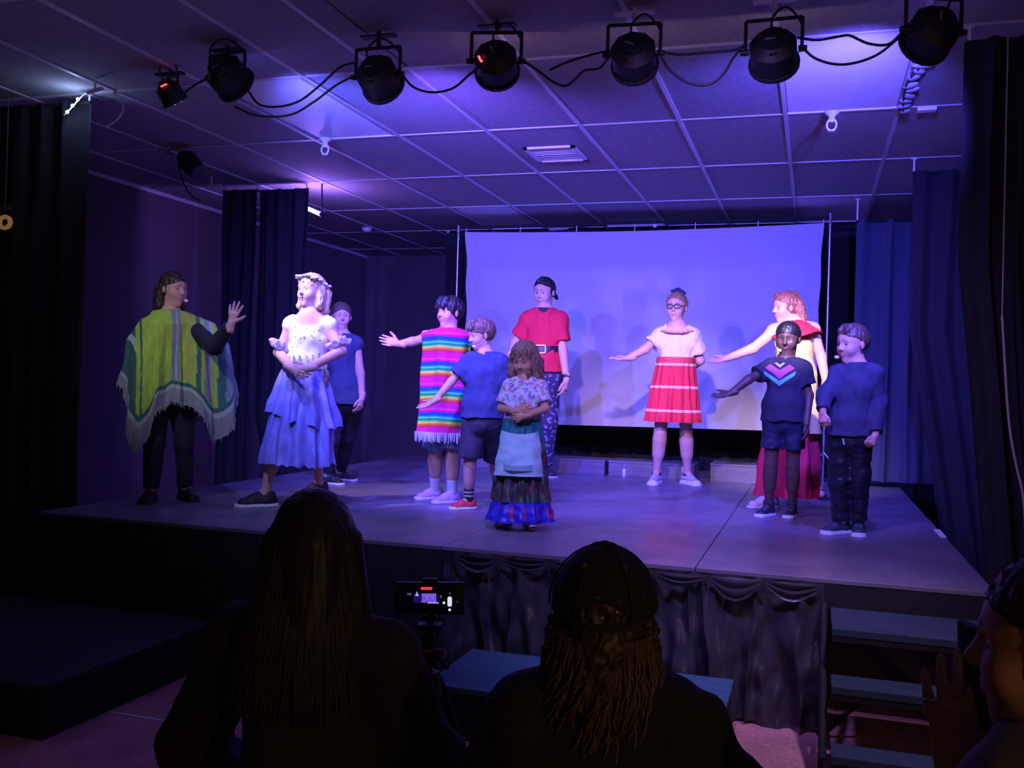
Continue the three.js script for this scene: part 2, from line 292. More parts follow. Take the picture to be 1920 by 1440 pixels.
curtain('leg_curtain', 'dark wing curtain on the left behind the raised open hand', M.velvet, -4.79, -4.47, -6.95, 0.01, 2.925, 3, 0.03, 2.1, legs);
curtain('leg_curtain', 'dark wing curtain behind the girl with the flower crown, pulled aside at the bottom', M.velvet, (v) => v > 0.35 ? -4.49 : lerp(-4.2, -4.49, v / 0.35), -4.02, -6.98, 0.01, 2.925, 3.5, 0.03, 3.7, legs);
curtain('leg_curtain', 'black wing curtain at the far right edge, nearest the audience', M.velvet, (v) => v < 0.22 ? 0.73 : lerp(0.725, 0.585, Math.min(1, (v - 0.22) * 2.2)), XR - 0.02, -4.515, 0.01, 2.90, 8, 0.035, 4.2, legs);
curtain('leg_curtain', 'black wing curtain second from the right edge, hung lower than the ceiling', M.velvet, (v) => lerp(0.9, 0.588, Math.min(1, v * 1.6)), XR - 0.02, -6.95, 0.01, 2.875, 6, 0.03, 5.9, legs);
curtain('leg_curtain', 'dusty blue curtain behind the small boy at right', M.velvetBlue, 0.285, 1.0, -8.3, 0.66, 2.79, 3.5, 0.03, 6.4, legs, { nv: 18 });
curtain('backdrop_curtain', 'wide black backdrop curtain behind the projection screen', M.velvet, -3.75, XR - 0.02, -9.42, 0.01, 2.94, 26, 0.03, 8.2);
{ // stage skirt: dull black on the left, shiny black swags on the right
  const mS = mat(0.05, 0.05, 0.065, 0.3), mD = mat(0.012, 0.012, 0.016, 0.85);
  const t = thing('stage_skirt', 'dull black cloth skirt hung along the stage front at left', 'skirt', V(-2.6, 0, -4.03)); part(t, 'drape', cloth(SX0, -1.55, -4.02, 0.004, STAGE - 0.012, 20, 0.012, 1.1, { tight: 0.9 }), mD);
  const t2 = thing('stage_skirt', 'shiny black cloth skirt gathered along the stage front at right', 'skirt', V(-0.75, 0, -4.02));
  part(t2, 'drape', sheet(240, 36, (u, v) => {
    const x = lerp(-1.56, 0.06, u), y = lerp(0.004 + 0.012 * Math.sin(u * 40), STAGE - 0.008, v), w = u * 62 + noise(u * 9, v * 0.7, 3) * 3.5;
    return V(x + Math.cos(w) * 0.012 * (1 - v * 0.5), y, -4.0 + (Math.sin(w) * 0.034 + Math.sin(w * 0.43 + 1) * 0.02) * (1 - v * 0.7) + noise(u * 20, v * 3.5, 9) * 0.016);
  }), mS);
  for (let k = 0; k < 7; k++) { // swags of the gathered top edge
    const a = -1.5 + k * 0.222, b = a + 0.21;
    part(t2, 'swag', sheet(24, 8, (u, v) => { const s = Math.sin(u * Math.PI), x = lerp(a, b, u); return V(x, STAGE - 0.012 - v * (0.02 + s * (0.055 + 0.03 * noise(k, 1, 2))), -3.975 + Math.sin(v * 14 + k) * 0.006 * s + s * 0.012 * (1 - v)); }), mS);
  }
}

// steps on the right
{
  const t = thing('stage_steps', 'black open-riser steps leading up to the stage at right', 'steps', V(0.385, 0, -3.85));
  const mT = mat(0.045, 0.085, 0.15, 0.75, { map: scuff });
  [[0.50, -3.69, -4.05], [0.33, -3.545, -3.70], [0.165, -3.325, -3.45]].forEach(([y, zf, zb]) => { part(t, 'tread', box(0.085, 0.66, y - 0.03, y, zb, zf, 0.004), mT); part(t, 'tread_edge', box(0.085, 0.66, y - 0.05, y - 0.031, zf - 0.02, zf - 0.002), M.deckSide); });
  for (const x of [0.06, 0.675]) part(t, 'side_frame', [rod(V(x, 0, -3.3), V(x, 0.52, -4.0), 0.014), rod(V(x, 0, -4.0), V(x, 0.5, -4.0), 0.016), rod(V(x, 0.14, -3.34), V(x, 0.14, -4.0), 0.012)], M.deckSide);
  part(t, 'brace', rod(V(0.07, 0.02, -3.98), V(0.25, 0.2, -3.98), 0.01), M.deckSide);
}
// low wooden step boxes on the floor
const plankTex = canvasTex(512, 512, (c) => { c.fillStyle = '#8a97a4'; c.fillRect(0, 0, 512, 512); for (let i = 0; i < 260; i++) { const y = rnd() * 512, l = 60 + rnd() * 400; c.fillStyle = rnd() < 0.5 ? `rgba(40,55,70,${0.08 + rnd() * 0.2})` : `rgba(215,225,235,${0.05 + rnd() * 0.22})`; c.fillRect(rnd() * 512 - 100, y, l, 1 + rnd() * 3); } });
function stepBox(label, x0, x1, z0, z1, h, m, cat = 'step box') {
  const t = thing('step_box', label, cat, V((x0 + x1) / 2, 0, (z0 + z1) / 2)); const n = 4;
  for (let k = 0; k < n; k++) { const a = lerp(z0, z1, k / n), b = lerp(z0, z1, (k + 1) / n), g = box(x0, x1, h - 0.022, h, a + 0.0012, b - 0.0012, 0.003), p = g.attributes.position, uv = g.attributes.uv; for (let i = 0; i < p.count; i++) uv.setXY(i, p.getX(i) * 0.8 + k * 0.3, p.getZ(i) * 1.4 + k * 0.41); part(t, 'plank', g, m); }
  for (const [a, b, c, d] of [[x0 + 0.01, x1 - 0.01, z0 + 0.006, z0 + 0.024], [x0 + 0.01, x1 - 0.01, z1 - 0.024, z1 - 0.006], [x0 + 0.006, x0 + 0.024, z0 + 0.025, z1 - 0.025], [x1 - 0.024, x1 - 0.006, z0 + 0.025, z1 - 0.025]]) part(t, 'side_panel', box(a, b, 0, h - 0.023, c, d), M.deckSide);
}
stepBox('blue-grey brushed wooden step box on the floor before the stage', -1.39, -0.275, -3.93, -3.40, 0.2, mat(0.22, 0.50, 0.72, 0.6, { map: plankTex }));
stepBox('dark low platform box on the floor at lower left', -4.7, -2.65, -3.9, -2.82, 0.2, mat(0.06, 0.06, 0.08, 0.8, { map: plankTex }));
part(thing('floor_tape', 'thin pale strip of tape on the dark floor at lower left', 'tape', V(-2.5, 0, -3.16)), 'tape', box(-2.645, -2.33, 0.0005, 0.0025, -3.17, -3.155), M.white);

// ---------------------------------------------------------------- projection screen
{
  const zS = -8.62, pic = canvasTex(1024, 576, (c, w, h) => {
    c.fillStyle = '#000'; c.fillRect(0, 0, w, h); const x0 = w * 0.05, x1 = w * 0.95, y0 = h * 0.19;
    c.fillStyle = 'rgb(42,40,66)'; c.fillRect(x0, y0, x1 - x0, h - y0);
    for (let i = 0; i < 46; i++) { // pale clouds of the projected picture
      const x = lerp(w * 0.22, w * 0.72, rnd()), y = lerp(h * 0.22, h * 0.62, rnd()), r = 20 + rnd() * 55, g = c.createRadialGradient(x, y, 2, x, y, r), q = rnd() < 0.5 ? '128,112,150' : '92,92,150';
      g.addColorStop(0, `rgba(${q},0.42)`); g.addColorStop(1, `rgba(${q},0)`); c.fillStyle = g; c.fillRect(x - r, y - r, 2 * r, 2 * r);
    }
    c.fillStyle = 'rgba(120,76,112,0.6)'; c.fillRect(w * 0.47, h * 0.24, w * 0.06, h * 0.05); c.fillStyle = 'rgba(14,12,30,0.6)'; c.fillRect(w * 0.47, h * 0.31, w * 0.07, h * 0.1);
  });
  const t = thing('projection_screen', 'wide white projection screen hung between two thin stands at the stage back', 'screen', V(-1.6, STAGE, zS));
  const xl = -3.24, xr = 0.035, topY = (u) => 2.825 - 0.03 * Math.sin(u * Math.PI) - 0.012 * (1 - u), botY = (u) => lerp(0.985, 1.03, u);
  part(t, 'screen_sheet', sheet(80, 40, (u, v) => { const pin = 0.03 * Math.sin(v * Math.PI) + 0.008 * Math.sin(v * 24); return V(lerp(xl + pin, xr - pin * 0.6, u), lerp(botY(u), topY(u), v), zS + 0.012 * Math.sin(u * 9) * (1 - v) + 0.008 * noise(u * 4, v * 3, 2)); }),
    mat(0.46, 0.46, 0.50, 0.85, { emissive: new THREE.Color(1, 1, 1), emissiveMap: pic, emissiveIntensity: 0.42 }));  // projector light put into the sheet as its own glow
  for (const [x, h] of [[-3.315, 2.87], [0.09, 2.9]]) { part(t, 'stand_pole', [rod(V(x, STAGE, zS), V(x, h, zS), 0.011), ball(V(x, h, zS), 0.016), ball(V(x, h - 0.05, zS), 0.018), ball(V(x, h - 0.09, zS), 0.018), rod(V(x, STAGE + 0.3, zS), V(x, STAGE + 0.9, zS), 0.015)], M.metal); part(t, 'stand_foot', [0, 1, 2].map((k) => rod(V(x, STAGE + 0.25, zS), V(x + 0.22 * Math.cos(k * 2.09 + 0.5), STAGE + 0.01, zS + 0.22 * Math.sin(k * 2.09 + 0.5)), 0.009)), M.metal); }
  part(t, 'top_bar', rod(V(-3.315, 2.862, zS - 0.03), V(0.09, 2.872, zS - 0.03), 0.012), M.blackMatte);
  for (let k = 0; k < 7; k++) { const u = k / 6, x = lerp(xl, xr, u); part(t, 'tie', rod(V(x, topY(u) - 0.01, zS), V(x, 2.865, zS - 0.03), 0.004), M.white); }
}
{ const t = thing('pipe', 'pale horizontal pipe just above the middle of the screen', 'pipe', at(1190, 421, -9.1)); part(t, 'pipe_tube', rod(at(1140, 422, -9.1), at(1246, 419, -9.1), 0.014), mat(0.45, 0.44, 0.46, 0.5)); part(t, 'pipe_hanger', [rod(at(1228, 421, -9.1), V(at(1228, 421, -9.1).x, CEIL - 0.005, -9.1), 0.004), ball(at(1228, 423, -9.1), 0.022)], M.white); part(t, 'pipe_end', rod(at(1030, 431, -9.1), at(1066, 428, -9.1), 0.012), mat(0.3, 0.3, 0.32, 0.5)); part(t, 'wire', rod(at(1066, 428, -9.1), at(1140, 422, -9.1), 0.004), M.blackMatte); }

// ---------------------------------------------------------------- stage lamps
const LED = (c, k) => new THREE.MeshStandardMaterial({ color: 0x111111, emissive: lin(...c), emissiveIntensity: k, roughness: 0.4 });
const parLabels = ['small black stage lamp tilted down at left with a red pilot light', 'black stage lamp beside the bright blue ceiling panel at left', 'black faceted stage lamp hanging third from left', 'black stage lamp with a glowing red display, left of centre', 'black stage lamp with white light showing under its rim', 'black stage lamp hanging right of centre in front of a white ceiling bar', 'black stage lamp at the upper right corner next to the curtain'];
PARS.forEach((p, i) => {
  const c = at(p.px, p.py, p.z), aim = V(...p.aim), d = aim.clone().sub(c).normalize(), q = new THREE.Quaternion().setFromUnitVectors(V(0, 0, 1), d);
  const right = UPV.clone().cross(d).normalize(), R = i === 0 ? 0.066 : 0.097, L = i === 0 ? 0.13 : 0.17, face = c.clone().addScaledVector(d, L / 2);
  const place = (g) => g.applyQuaternion(q).translate(c.x, c.y, c.z), cy = (r1, r2, l, z, n = 16) => place(new THREE.CylinderGeometry(r2, r1, l, n).rotateX(Math.PI / 2).translate(0, 0, z));
  const t = thing('stage_lamp', parLabels[i], 'stage lamp', V(c.x, c.y, c.z), 'stage lamps over the stage front');
  part(t, 'housing', [cy(R, R, L * 0.62, L * 0.14, 10), cy(R * 0.62, R, L * 0.2, -L * 0.27, 10), cy(R * 0.55, R * 0.62, 0.02, -L * 0.4, 10), cy(R * 1.07, R * 1.07, 0.016, L * 0.42, 20)], M.black);
  part(t, 'lens_plate', cy(R * 0.94, R * 0.94, 0.006, L * 0.44, 20), M.blackMatte);
  const lamp = part(t, 'led_light', Array.from({ length: 12 }, (_, k) => { const a = k * Math.PI * 2 / (k < 4 ? 4 : 8), r = k < 4 ? R * 0.33 : R * 0.72; return place(new THREE.SphereGeometry(R * 0.15, 8, 5).scale(1, 1, 0.5).translate(Math.cos(a) * r, Math.sin(a) * r, L * 0.46)); }), LED(p.color, 12), 'cluster of glowing coloured LED lenses');
  part(t, 'display', place(new THREE.BoxGeometry(0.034, 0.012, 0.004).rotateX(-0.5).translate(0, R * 0.72, -L * 0.32)), i === 3 || i === 0 ? LED([1, 0.05, 0.06], 4) : M.blackMatte);
  part(t, 'rating_plate', place(new THREE.BoxGeometry(0.04, 0.008, 0.002).translate(-0.01, 0.01, -L * 0.462)), mat(0.25, 0.25, 0.27, 0.4));
  // yoke and ceiling plate
  const top = V(c.x, Math.min(CEIL - 0.045, c.y + R + 0.03), c.z), a1 = c.clone().addScaledVector(right, R + 0.014), a2 = c.clone().addScaledVector(right, -R - 0.014), t1 = a1.clone().setY(top.y), t2 = a2.clone().setY(top.y);
  part(t, 'yoke', [rod(a1, t1, 0.008, 0.008, 6), rod(a2, t2, 0.008, 0.008, 6), rod(t1, t2, 0.008, 0.008, 6)], M.black);
  part(t, 'knob', rod(a1.clone().addScaledVector(right, -0.014), a1.clone().addScaledVector(right, 0.02), 0.014, 0.012, 10), M.black); part(t, 'knob', rod(a2.clone().addScaledVector(right, 0.014), a2.clone().addScaledVector(right, -0.02), 0.014, 0.012, 10), M.black);
  part(t, 'ceiling_bracket', [box(c.x - 0.085, c.x + 0.085, CEIL - 0.03, CEIL - 0.022, c.z - 0.02, c.z + 0.02), rod(top, V(c.x, CEIL - 0.004, c.z), 0.01)], i === 5 || i === 4 ? M.bar : M.black);
  part(t, 'power_lead', tube([c.clone().addScaledVector(d, -L * 0.42), c.clone().addScaledVector(d, -L * 0.75).add(V(0, 0.03, 0)), c.clone().addScaledVector(d, -L * 0.4).addScaledVector(right, -0.05).add(V(0, 0.12, 0)), a2.clone().add(V(0, 0.09, 0)), a2.clone().add(V(0, 0.01, 0))], 0.0045), M.cable);
  const l = new THREE.SpotLight(lin(...p.color), p.cd, 0, p.cone, p.soft); l.position.copy(face.clone().addScaledVector(d, 0.03)); l.target.position.copy(aim); l.castShadow = true; l.shadow.radius = 2; l.name = 'stage_lamp_beam'; scene.add(l, l.target);
});
// cables slung from lamp to lamp
const cableRuns = [
  ['black cable slung from the second stage lamp to the third', [[462, 165], [485, 195], [520, 200], [560, 190], [600, 160], [640, 125], [668, 117]]],
  ['lower black cable slung from the second stage lamp to the third', [[440, 200], [480, 216], [545, 215], [590, 190], [630, 160], [668, 140]]],
  ['black cable sagging from the third stage lamp to the fourth', [[755, 142], [775, 163], [810, 173], [850, 165], [880, 140], [896, 128]]],
  ['black cable sagging in a loop from the fourth stage lamp to the fifth', [[972, 108], [1005, 130], [1040, 155], [1060, 161], [1075, 152], [1095, 133], [1125, 127], [1145, 100]]],
  ['thin black cable running straight from the fourth stage lamp to the fifth', [[1030, 132], [1060, 118], [1100, 105], [1145, 95]]],
  ['deep sagging black cable from the fifth stage lamp to the sixth', [[1235, 98], [1255, 130], [1290, 155], [1330, 158], [1355, 140], [1375, 108], [1395, 84]]],
  ['shallow black cable from the fifth stage lamp to the sixth', [[1235, 96], [1270, 102], [1320, 99], [1380, 93], [1400, 85]]],
  ['upper black cable from the sixth stage lamp to the seventh', [[1495, 70], [1530, 75], [1575, 68], [1590, 66], [1630, 82], [1665, 83], [1690, 62], [1705, 45]]],
  ['lower sagging black cable from the sixth stage lamp to the seventh', [[1500, 85], [1530, 110], [1580, 121], [1640, 105], [1680, 75], [1705, 50]]],
  ['black cable curving from the first stage lamp to the second', [[345, 175], [365, 160], [390, 148], [405, 150]]],
];
cableRuns.forEach(([label, pts], n) => { const P = pts.map(([x, y]) => at(x, y, -4.02 + 0.04 * (n % 2))); const t = thing('lamp_cable', label, 'cable', P[0], 'lamp cables'); part(t, 'cable', tube(P, 0.0055, P.length * 10), M.cable); });
{ // wrapped cable bundle dropping along the ceiling at right
  const P = [[1716, 98], [1703, 130], [1697, 160], [1690, 190], [1684, 208]].map(([x, y], k) => V(0.43, 0, 0).set(0.43 - k * 0.006, CEIL - 0.02, -4.62 - k * 0.27));
  const t = thing('cable_bundle', 'cable bundle wrapped in crumpled clear film along the ceiling at right', 'cable', P[0]);
  part(t, 'cable', [tube(P, 0.01), tube(P.map((p, k) => p.clone().add(V(0.02 * Math.sin(k * 2), -0.014, 0))), 0.007)], M.cable);
  for (let k = 0; k < 12; k++) { const p = P[0].clone().lerp(P[4], k / 11 + (rnd() - 0.5) * 0.03); part(t, 'film_wrap', new THREE.IcosahedronGeometry(0.022, 1).scale(1.2, 0.6, 1.4 + rnd()).rotateY(rnd() * 3).translate(p.x + 0.02 + (rnd() - 0.5) * 0.03, p.y - 0.012, p.z), mat(0.35, 0.35, 0.4, 0.25)); }
  part(t, 'plug', box(0.5, 0.6, CEIL - 0.03, CEIL - 0.008, -5.76, -5.70, 0.006), M.white);
}
// sprinklers
for (const [px, py, label] of [[610, 258, 'pale fire sprinkler head hanging below the left ceiling panel'], [1560, 208, 'pale fire sprinkler head hanging below the right ceiling panel']]) {
  const p = onY(px, py, CEIL), t = thing('fire_sprinkler', label, 'sprinkler', V(p.x, CEIL, p.z), 'sprinkler heads');
  part(t, 'escutcheon', new THREE.LatheGeometry([[0.0, -0.003], [0.042, -0.004], [0.04, -0.014], [0.02, -0.03], [0.016, -0.05], [0, -0.05]].map(([a, b]) => new THREE.Vector2(a, b)), 18).translate(p.x, CEIL, p.z), M.white);
  part(t, 'frame_arms', [new THREE.TorusGeometry(0.026, 0.006, 8, 20).scale(1, 1.25, 1).translate(p.x, CEIL - 0.08, p.z), rod(V(p.x, CEIL - 0.045, p.z), V(p.x, CEIL - 0.065, p.z), 0.01)], M.white);
  part(t, 'deflector', rod(V(p.x, CEIL - 0.118, p.z), V(p.x, CEIL - 0.114, p.z), 0.02, 0.02, 16), M.white);
}
{ const p = onY(688, 426, CEIL), t = thing('smoke_detector', 'tiny white ceiling detector in the dark left of the screen', 'detector', V(p.x, CEIL, p.z)); part(t, 'detector_body', new THREE.LatheGeometry([[0, -0.05], [0.03, -0.05], [0.05, -0.03], [0.055, -0.005], [0, -0.005]].map(([a, b]) => new THREE.Vector2(a, b)), 18).translate(p.x, CEIL, p.z), M.white); }
{ // violet tube lamp in the left wing
  const a = at(577, 391, -7.15), b = at(602, 402, -7.02), t = thing('tube_lamp', 'glowing violet tube lamp in the left wing above the dark curtain', 'lamp', a.clone().lerp(b, 0.5));
  const d = b.clone().sub(a).normalize();
  part(t, 'lamp_tube', rod(a, b, 0.017, 0.017, 12), LED([0.55, 0.38, 1.0], 9));
  part(t, 'end_cap', [rod(a.clone().addScaledVector(d, -0.03), a, 0.02), rod(b, b.clone().addScaledVector(d, 0.03), 0.02)], M.blackMatte);
  part(t, 'bracket', [rod(a.clone().addScaledVector(d, -0.02), V(a.x, CEIL - 0.004, a.z), 0.006), rod(b.clone().addScaledVector(d, 0.02), V(b.x, CEIL - 0.004, b.z), 0.006)], M.blackMatte);
  const l = new THREE.PointLight(lin(0.30, 0.14, 1.0), UV_CD); l.position.copy(a.clone().lerp(b, 0.5).add(V(0, -0.03, 0))); l.castShadow = true; l.shadow.radius = 3; l.name = 'tube_lamp_glow'; scene.add(l);
}
{ // three white LEDs at the head of the left curtain
  const t = thing('led_string', 'three bright white LED bulbs at the top of the left curtain', 'lights', at(136, 198, -4.44));
  part(t, 'wire', tube([at(120, 216, -4.445), at(136, 200, -4.445), at(150, 184, -4.445), at(165, 172, -4.445), at(195, 165, -4.445)], 0.004), M.white);
  for (const [x, y] of [[126, 210], [136, 198], [146, 186]]) { const p = at(x, y, -4.43); part(t, 'led_bulb', ball(p, 0.009, 1, 1, 1, 10), LED([0.75, 0.8, 1], 10)); }
  const l = new THREE.PointLight(lin(0.35, 0.5, 1), 0.09); l.position.copy(at(136, 199, -4.40)); l.castShadow = true; l.name = 'led_string_glow'; scene.add(l);
}
{ // hook and dangling cord at the same spot
  const t = thing('wall_hook', 'pale bent bracket with a dangling cord at the top of the left curtain', 'hook', at(175, 172, -4.3));
  part(t, 'bracket', [box(-0.05, 0.05, -0.005, 0.005, -0.012, 0.012).rotateZ(0.22).translate(...at(178, 170, -4.3).toArray()), rod(at(178, 170, -4.3), V(at(178, 170, -4.3).x, CEIL - 0.004, -4.3), 0.006)], M.white);
  part(t, 'cord', tube([at(170, 174, -4.3), at(190, 186, -4.3), at(215, 186, -4.3), at(232, 200, -4.3), at(222, 222, -4.3), at(200, 238, -4.3)], 0.004), M.white);
  part(t, 'clip', [ball(at(217, 174, -4.3), 0.014), rod(at(217, 174, -4.3), V(at(217, 174, -4.3).x, CEIL - 0.004, -4.3), 0.004)], M.white);
}
{ // spare lamp in the dark left wing
  const z = -5.7, g = mat(0.3, 0.3, 0.33, 0.45), t = thing('clamp_lamp', 'dim spare lamp on a clamp arm in the dark left wing', 'stage lamp', at(350, 300, z));
  part(t, 'arm', [rod(at(303, 284, z), at(362, 272, z), 0.012), ball(at(303, 284, z), 0.024), rod(at(303, 284, z), at(330, 290, z), 0.01)], g);
  part(t, 'clamp', [box(-0.03, 0.03, -0.03, 0.03, -0.02, 0.02, 0.006).translate(...at(405, 257, z).toArray()), rod(at(362, 272, z), at(405, 260, z), 0.008), rod(at(405, 257, z), V(at(405, 257, z).x, CEIL - 0.004, z), 0.01)], M.metal);
  part(t, 'housing', [rod(at(350, 300, z), at(372, 322, z), 0.075, 0.06, 10), rod(at(340, 292, z), at(350, 300, z), 0.045, 0.07, 10)], M.black);
  part(t, 'trailing_lead', tube([at(335, 310, z), at(345, 345, z), at(360, 368, z), at(376, 376, z)], 0.005), M.cable);
  const t2 = thing('wall_bracket', 'short pale bracket on the left ceiling near the wing curtain', 'bracket', at(402, 348, -6.6)); part(t2, 'bracket', [box(-0.06, 0.06, -0.008, 0.008, -0.012, 0.012).translate(...at(402, 348, -6.6).toArray()), rod(at(396, 347, -6.6), V(at(396, 347, -6.6).x, CEIL - 0.004, -6.6), 0.008)], M.white);
}
{ // amber ring at the left edge
  const p = at(9, 417, -4.36), t = thing('ring_lamp', 'small amber ring hanging before the curtain at the left edge', 'ring', p);
  part(t, 'ring', new THREE.TorusGeometry(0.036, 0.013, 10, 26).scale(1.1, 0.9, 1).translate(p.x, p.y, p.z), new THREE.MeshStandardMaterial({ color: lin(0.5, 0.3, 0.12), roughness: 0.5, emissive: lin(0.5, 0.26, 0.08), emissiveIntensity: 0.25 }));
  part(t, 'cord', [rod(p.clone().add(V(0, 0.035, 0)), V(p.x, CEIL - 0.004, p.z), 0.003), box(-0.04, 0.04, -0.012, 0.012, -0.004, 0.004, 0.003).translate(p.x, p.y + 0.085, p.z)], mat(0.12, 0.11, 0.1, 0.7));
}
{ const t = thing('pull_rope', 'thin pale rope hanging against the right curtain', 'rope', at(1918, 930, -4.42)); const P = [V(0.74, 1.7, -4.43), at(1893, 800, -4.43), at(1905, 870, -4.43), at(1919, 935, -4.43), V(0.86, 0.5, -4.42), V(0.87, 0.02, -4.42)]; part(t, 'rope', [tube(P, 0.005, 60), rod(V(0.74, 1.7, -4.43), V(0.735, 2.885, -4.45), 0.003)], mat(0.45, 0.4, 0.36, 0.8)); }
HOUSE.forEach((o, i) => { // wash lamps on the ceiling over the front row
  const c = V(o.at[0], CEIL - 0.16, o.at[1]), aim = V(...o.aim), d = aim.clone().sub(c).normalize(), t = thing('wash_lamp', ['left ceiling wash lamp over the audience', 'middle ceiling wash lamp over the audience', 'small ceiling lamp over the stage steps', 'ceiling lamp aimed at the girl in the green poncho'][i], 'stage lamp', c);
  part(t, 'housing', rod(c.clone().addScaledVector(d, -0.09), c.clone().addScaledVector(d, 0.06), 0.075, 0.085, 16), M.black); part(t, 'led_light', rod(c.clone().addScaledVector(d, 0.061), c.clone().addScaledVector(d, 0.066), 0.07, 0.07, 20), LED(o.color, 6)); part(t, 'yoke', [rod(c, V(c.x, CEIL - 0.003, c.z), 0.01), box(c.x - 0.05, c.x + 0.05, CEIL - 0.014, CEIL - 0.006, c.z - 0.03, c.z + 0.03)], M.black);
  const l = new THREE.SpotLight(lin(...o.color), o.cd, 0, o.cone, 1); l.position.copy(c.clone().addScaledVector(d, 0.09)); l.target.position.copy(aim); l.castShadow = true; l.shadow.radius = 3; l.name = 'wash_lamp_beam'; scene.add(l, l.target);
});
{ // warm aisle lamp on the right wall behind the camera
  const t = thing('aisle_lamp', 'small warm aisle lamp on the right wall behind the audience', 'lamp', V(XR - 0.05, 1.5, 0.5)); part(t, 'back_plate', box(XR - 0.02, XR - 0.001, 1.42, 1.58, 0.44, 0.56, 0.006), M.black); part(t, 'lamp_globe', ball(V(XR - 0.07, 1.5, 0.5), 0.045), LED([1, 0.62, 0.25], 3));
  const l = new THREE.PointLight(lin(1, 0.6, 0.25), AISLE_CD); l.position.set(XR - 0.07, 1.5, 0.5); l.castShadow = true; l.name = 'aisle_lamp_glow'; scene.add(l);
}

// ---------------------------------------------------------------- people
const SKIN = { fair: [0.60, 0.37, 0.28], rosy: [0.62, 0.36, 0.29], tan: [0.42, 0.24, 0.16], dark: [0.085, 0.045, 0.032] };
const skinMat = vmat(0.55), hairMat = vmat(0.5), eyeMat = vmat(0.2);
function frame(pos, yaw, pitch = 0, roll = 0) {   // yaw 0 faces the camera, + turns to the right of the picture
  const a = yaw * Math.PI / 180, c = V(EYE.x - pos.x, 0, EYE.z - pos.z).normalize(), s = UPV.clone().cross(c);
  let f = c.multiplyScalar(Math.cos(a)).addScaledVector(s, Math.sin(a)), r = UPV.clone().cross(f).normalize();
  f.multiplyScalar(Math.cos(pitch)).addScaledVector(UPV, Math.sin(pitch)); let u = f.clone().cross(r).normalize();
  if (roll) { const q = new THREE.Quaternion().setFromAxisAngle(f, roll); r.applyQuaternion(q); u.applyQuaternion(q); }
  return { r, u, f };
}
const seg = (x, y, z, ax, ay, az, bx, by, bz, ra, rb) => { const dx = bx - ax, dy = by - ay, dz = bz - az, t = clamp(((x - ax) * dx + (y - ay) * dy + (z - az) * dz) / (dx * dx + dy * dy + dz * dz), 0, 1); return Math.hypot(x - ax - dx * t, y - ay - dy * t, z - az - dz * t) - lerp(ra, rb, t); };
function faceDist(x, y, z, open) {   // head of height 1, chin at -0.5, crown at +0.5, face towards +z
  const a = Math.abs(x);
  let d = eu(x, y - 0.13, z + 0.06, 0.335, 0.37, 0.425);
  d = smin(d, eu(x, y + 0.13, z - 0.07, 0.25, 0.34, 0.28), 0.12);
  d = smin(d, Math.hypot(x, y + 0.415, z - 0.2) - 0.085, 0.12);
  d = smin(d, eu(a - 0.14, y + 0.13, z - 0.21, 0.11, 0.11, 0.1), 0.1);
  d = smin(d, seg(a, y, z, 0, 0.1, 0.325, 0.17, 0.09, 0.25, 0.035, 0.03), 0.06);
  d = smax(d, -(Math.hypot(a - 0.13, y - 0.015, z - 0.4) - 0.085), 0.06);
  d = smin(d, seg(x, y, z, 0, 0.06, 0.33, 0, -0.1, 0.405, 0.022, 0.045), 0.04);
  d = smin(d, Math.hypot(a - 0.042, y + 0.115, z - 0.365) - 0.03, 0.03);
  d = smin(d, seg(a, y, z, 0, -0.225, 0.335, 0.075, -0.24, 0.305, 0.022, 0.014), 0.025);
  d = smin(d, seg(a, y, z, 0, -0.275, 0.33, 0.06, -0.265, 0.305, 0.026, 0.014), 0.025);
  d = open ? smax(d, -eu(x, y + 0.256, z - 0.35, 0.055, 0.024, 0.06), 0.012) : smax(d, -(seg(a, y, z, 0, -0.25, 0.375, 0.08, -0.253, 0.338, 0.008, 0.006)), 0.012);
  d = smin(d, eu(a - 0.345 - (y) * 0.06, y + 0.03, z + 0.03, 0.035, 0.105, 0.062), 0.02);
  return d;
}
function localOf(c, B, hh) { return (x, y, z) => { const px = (x - c.x) / hh, py = (y - c.y) / hh, pz = (z - c.z) / hh; return [px * B.r.x + py * B.r.y + pz * B.r.z, px * B.u.x + py * B.u.y + pz * B.u.z, px * B.f.x + py * B.f.y + pz * B.f.z]; }; }
const worldOf = (c, B, hh) => (x, y, z) => c.clone().addScaledVector(B.r, x * hh).addScaledVector(B.u, y * hh).addScaledVector(B.f, z * hh);
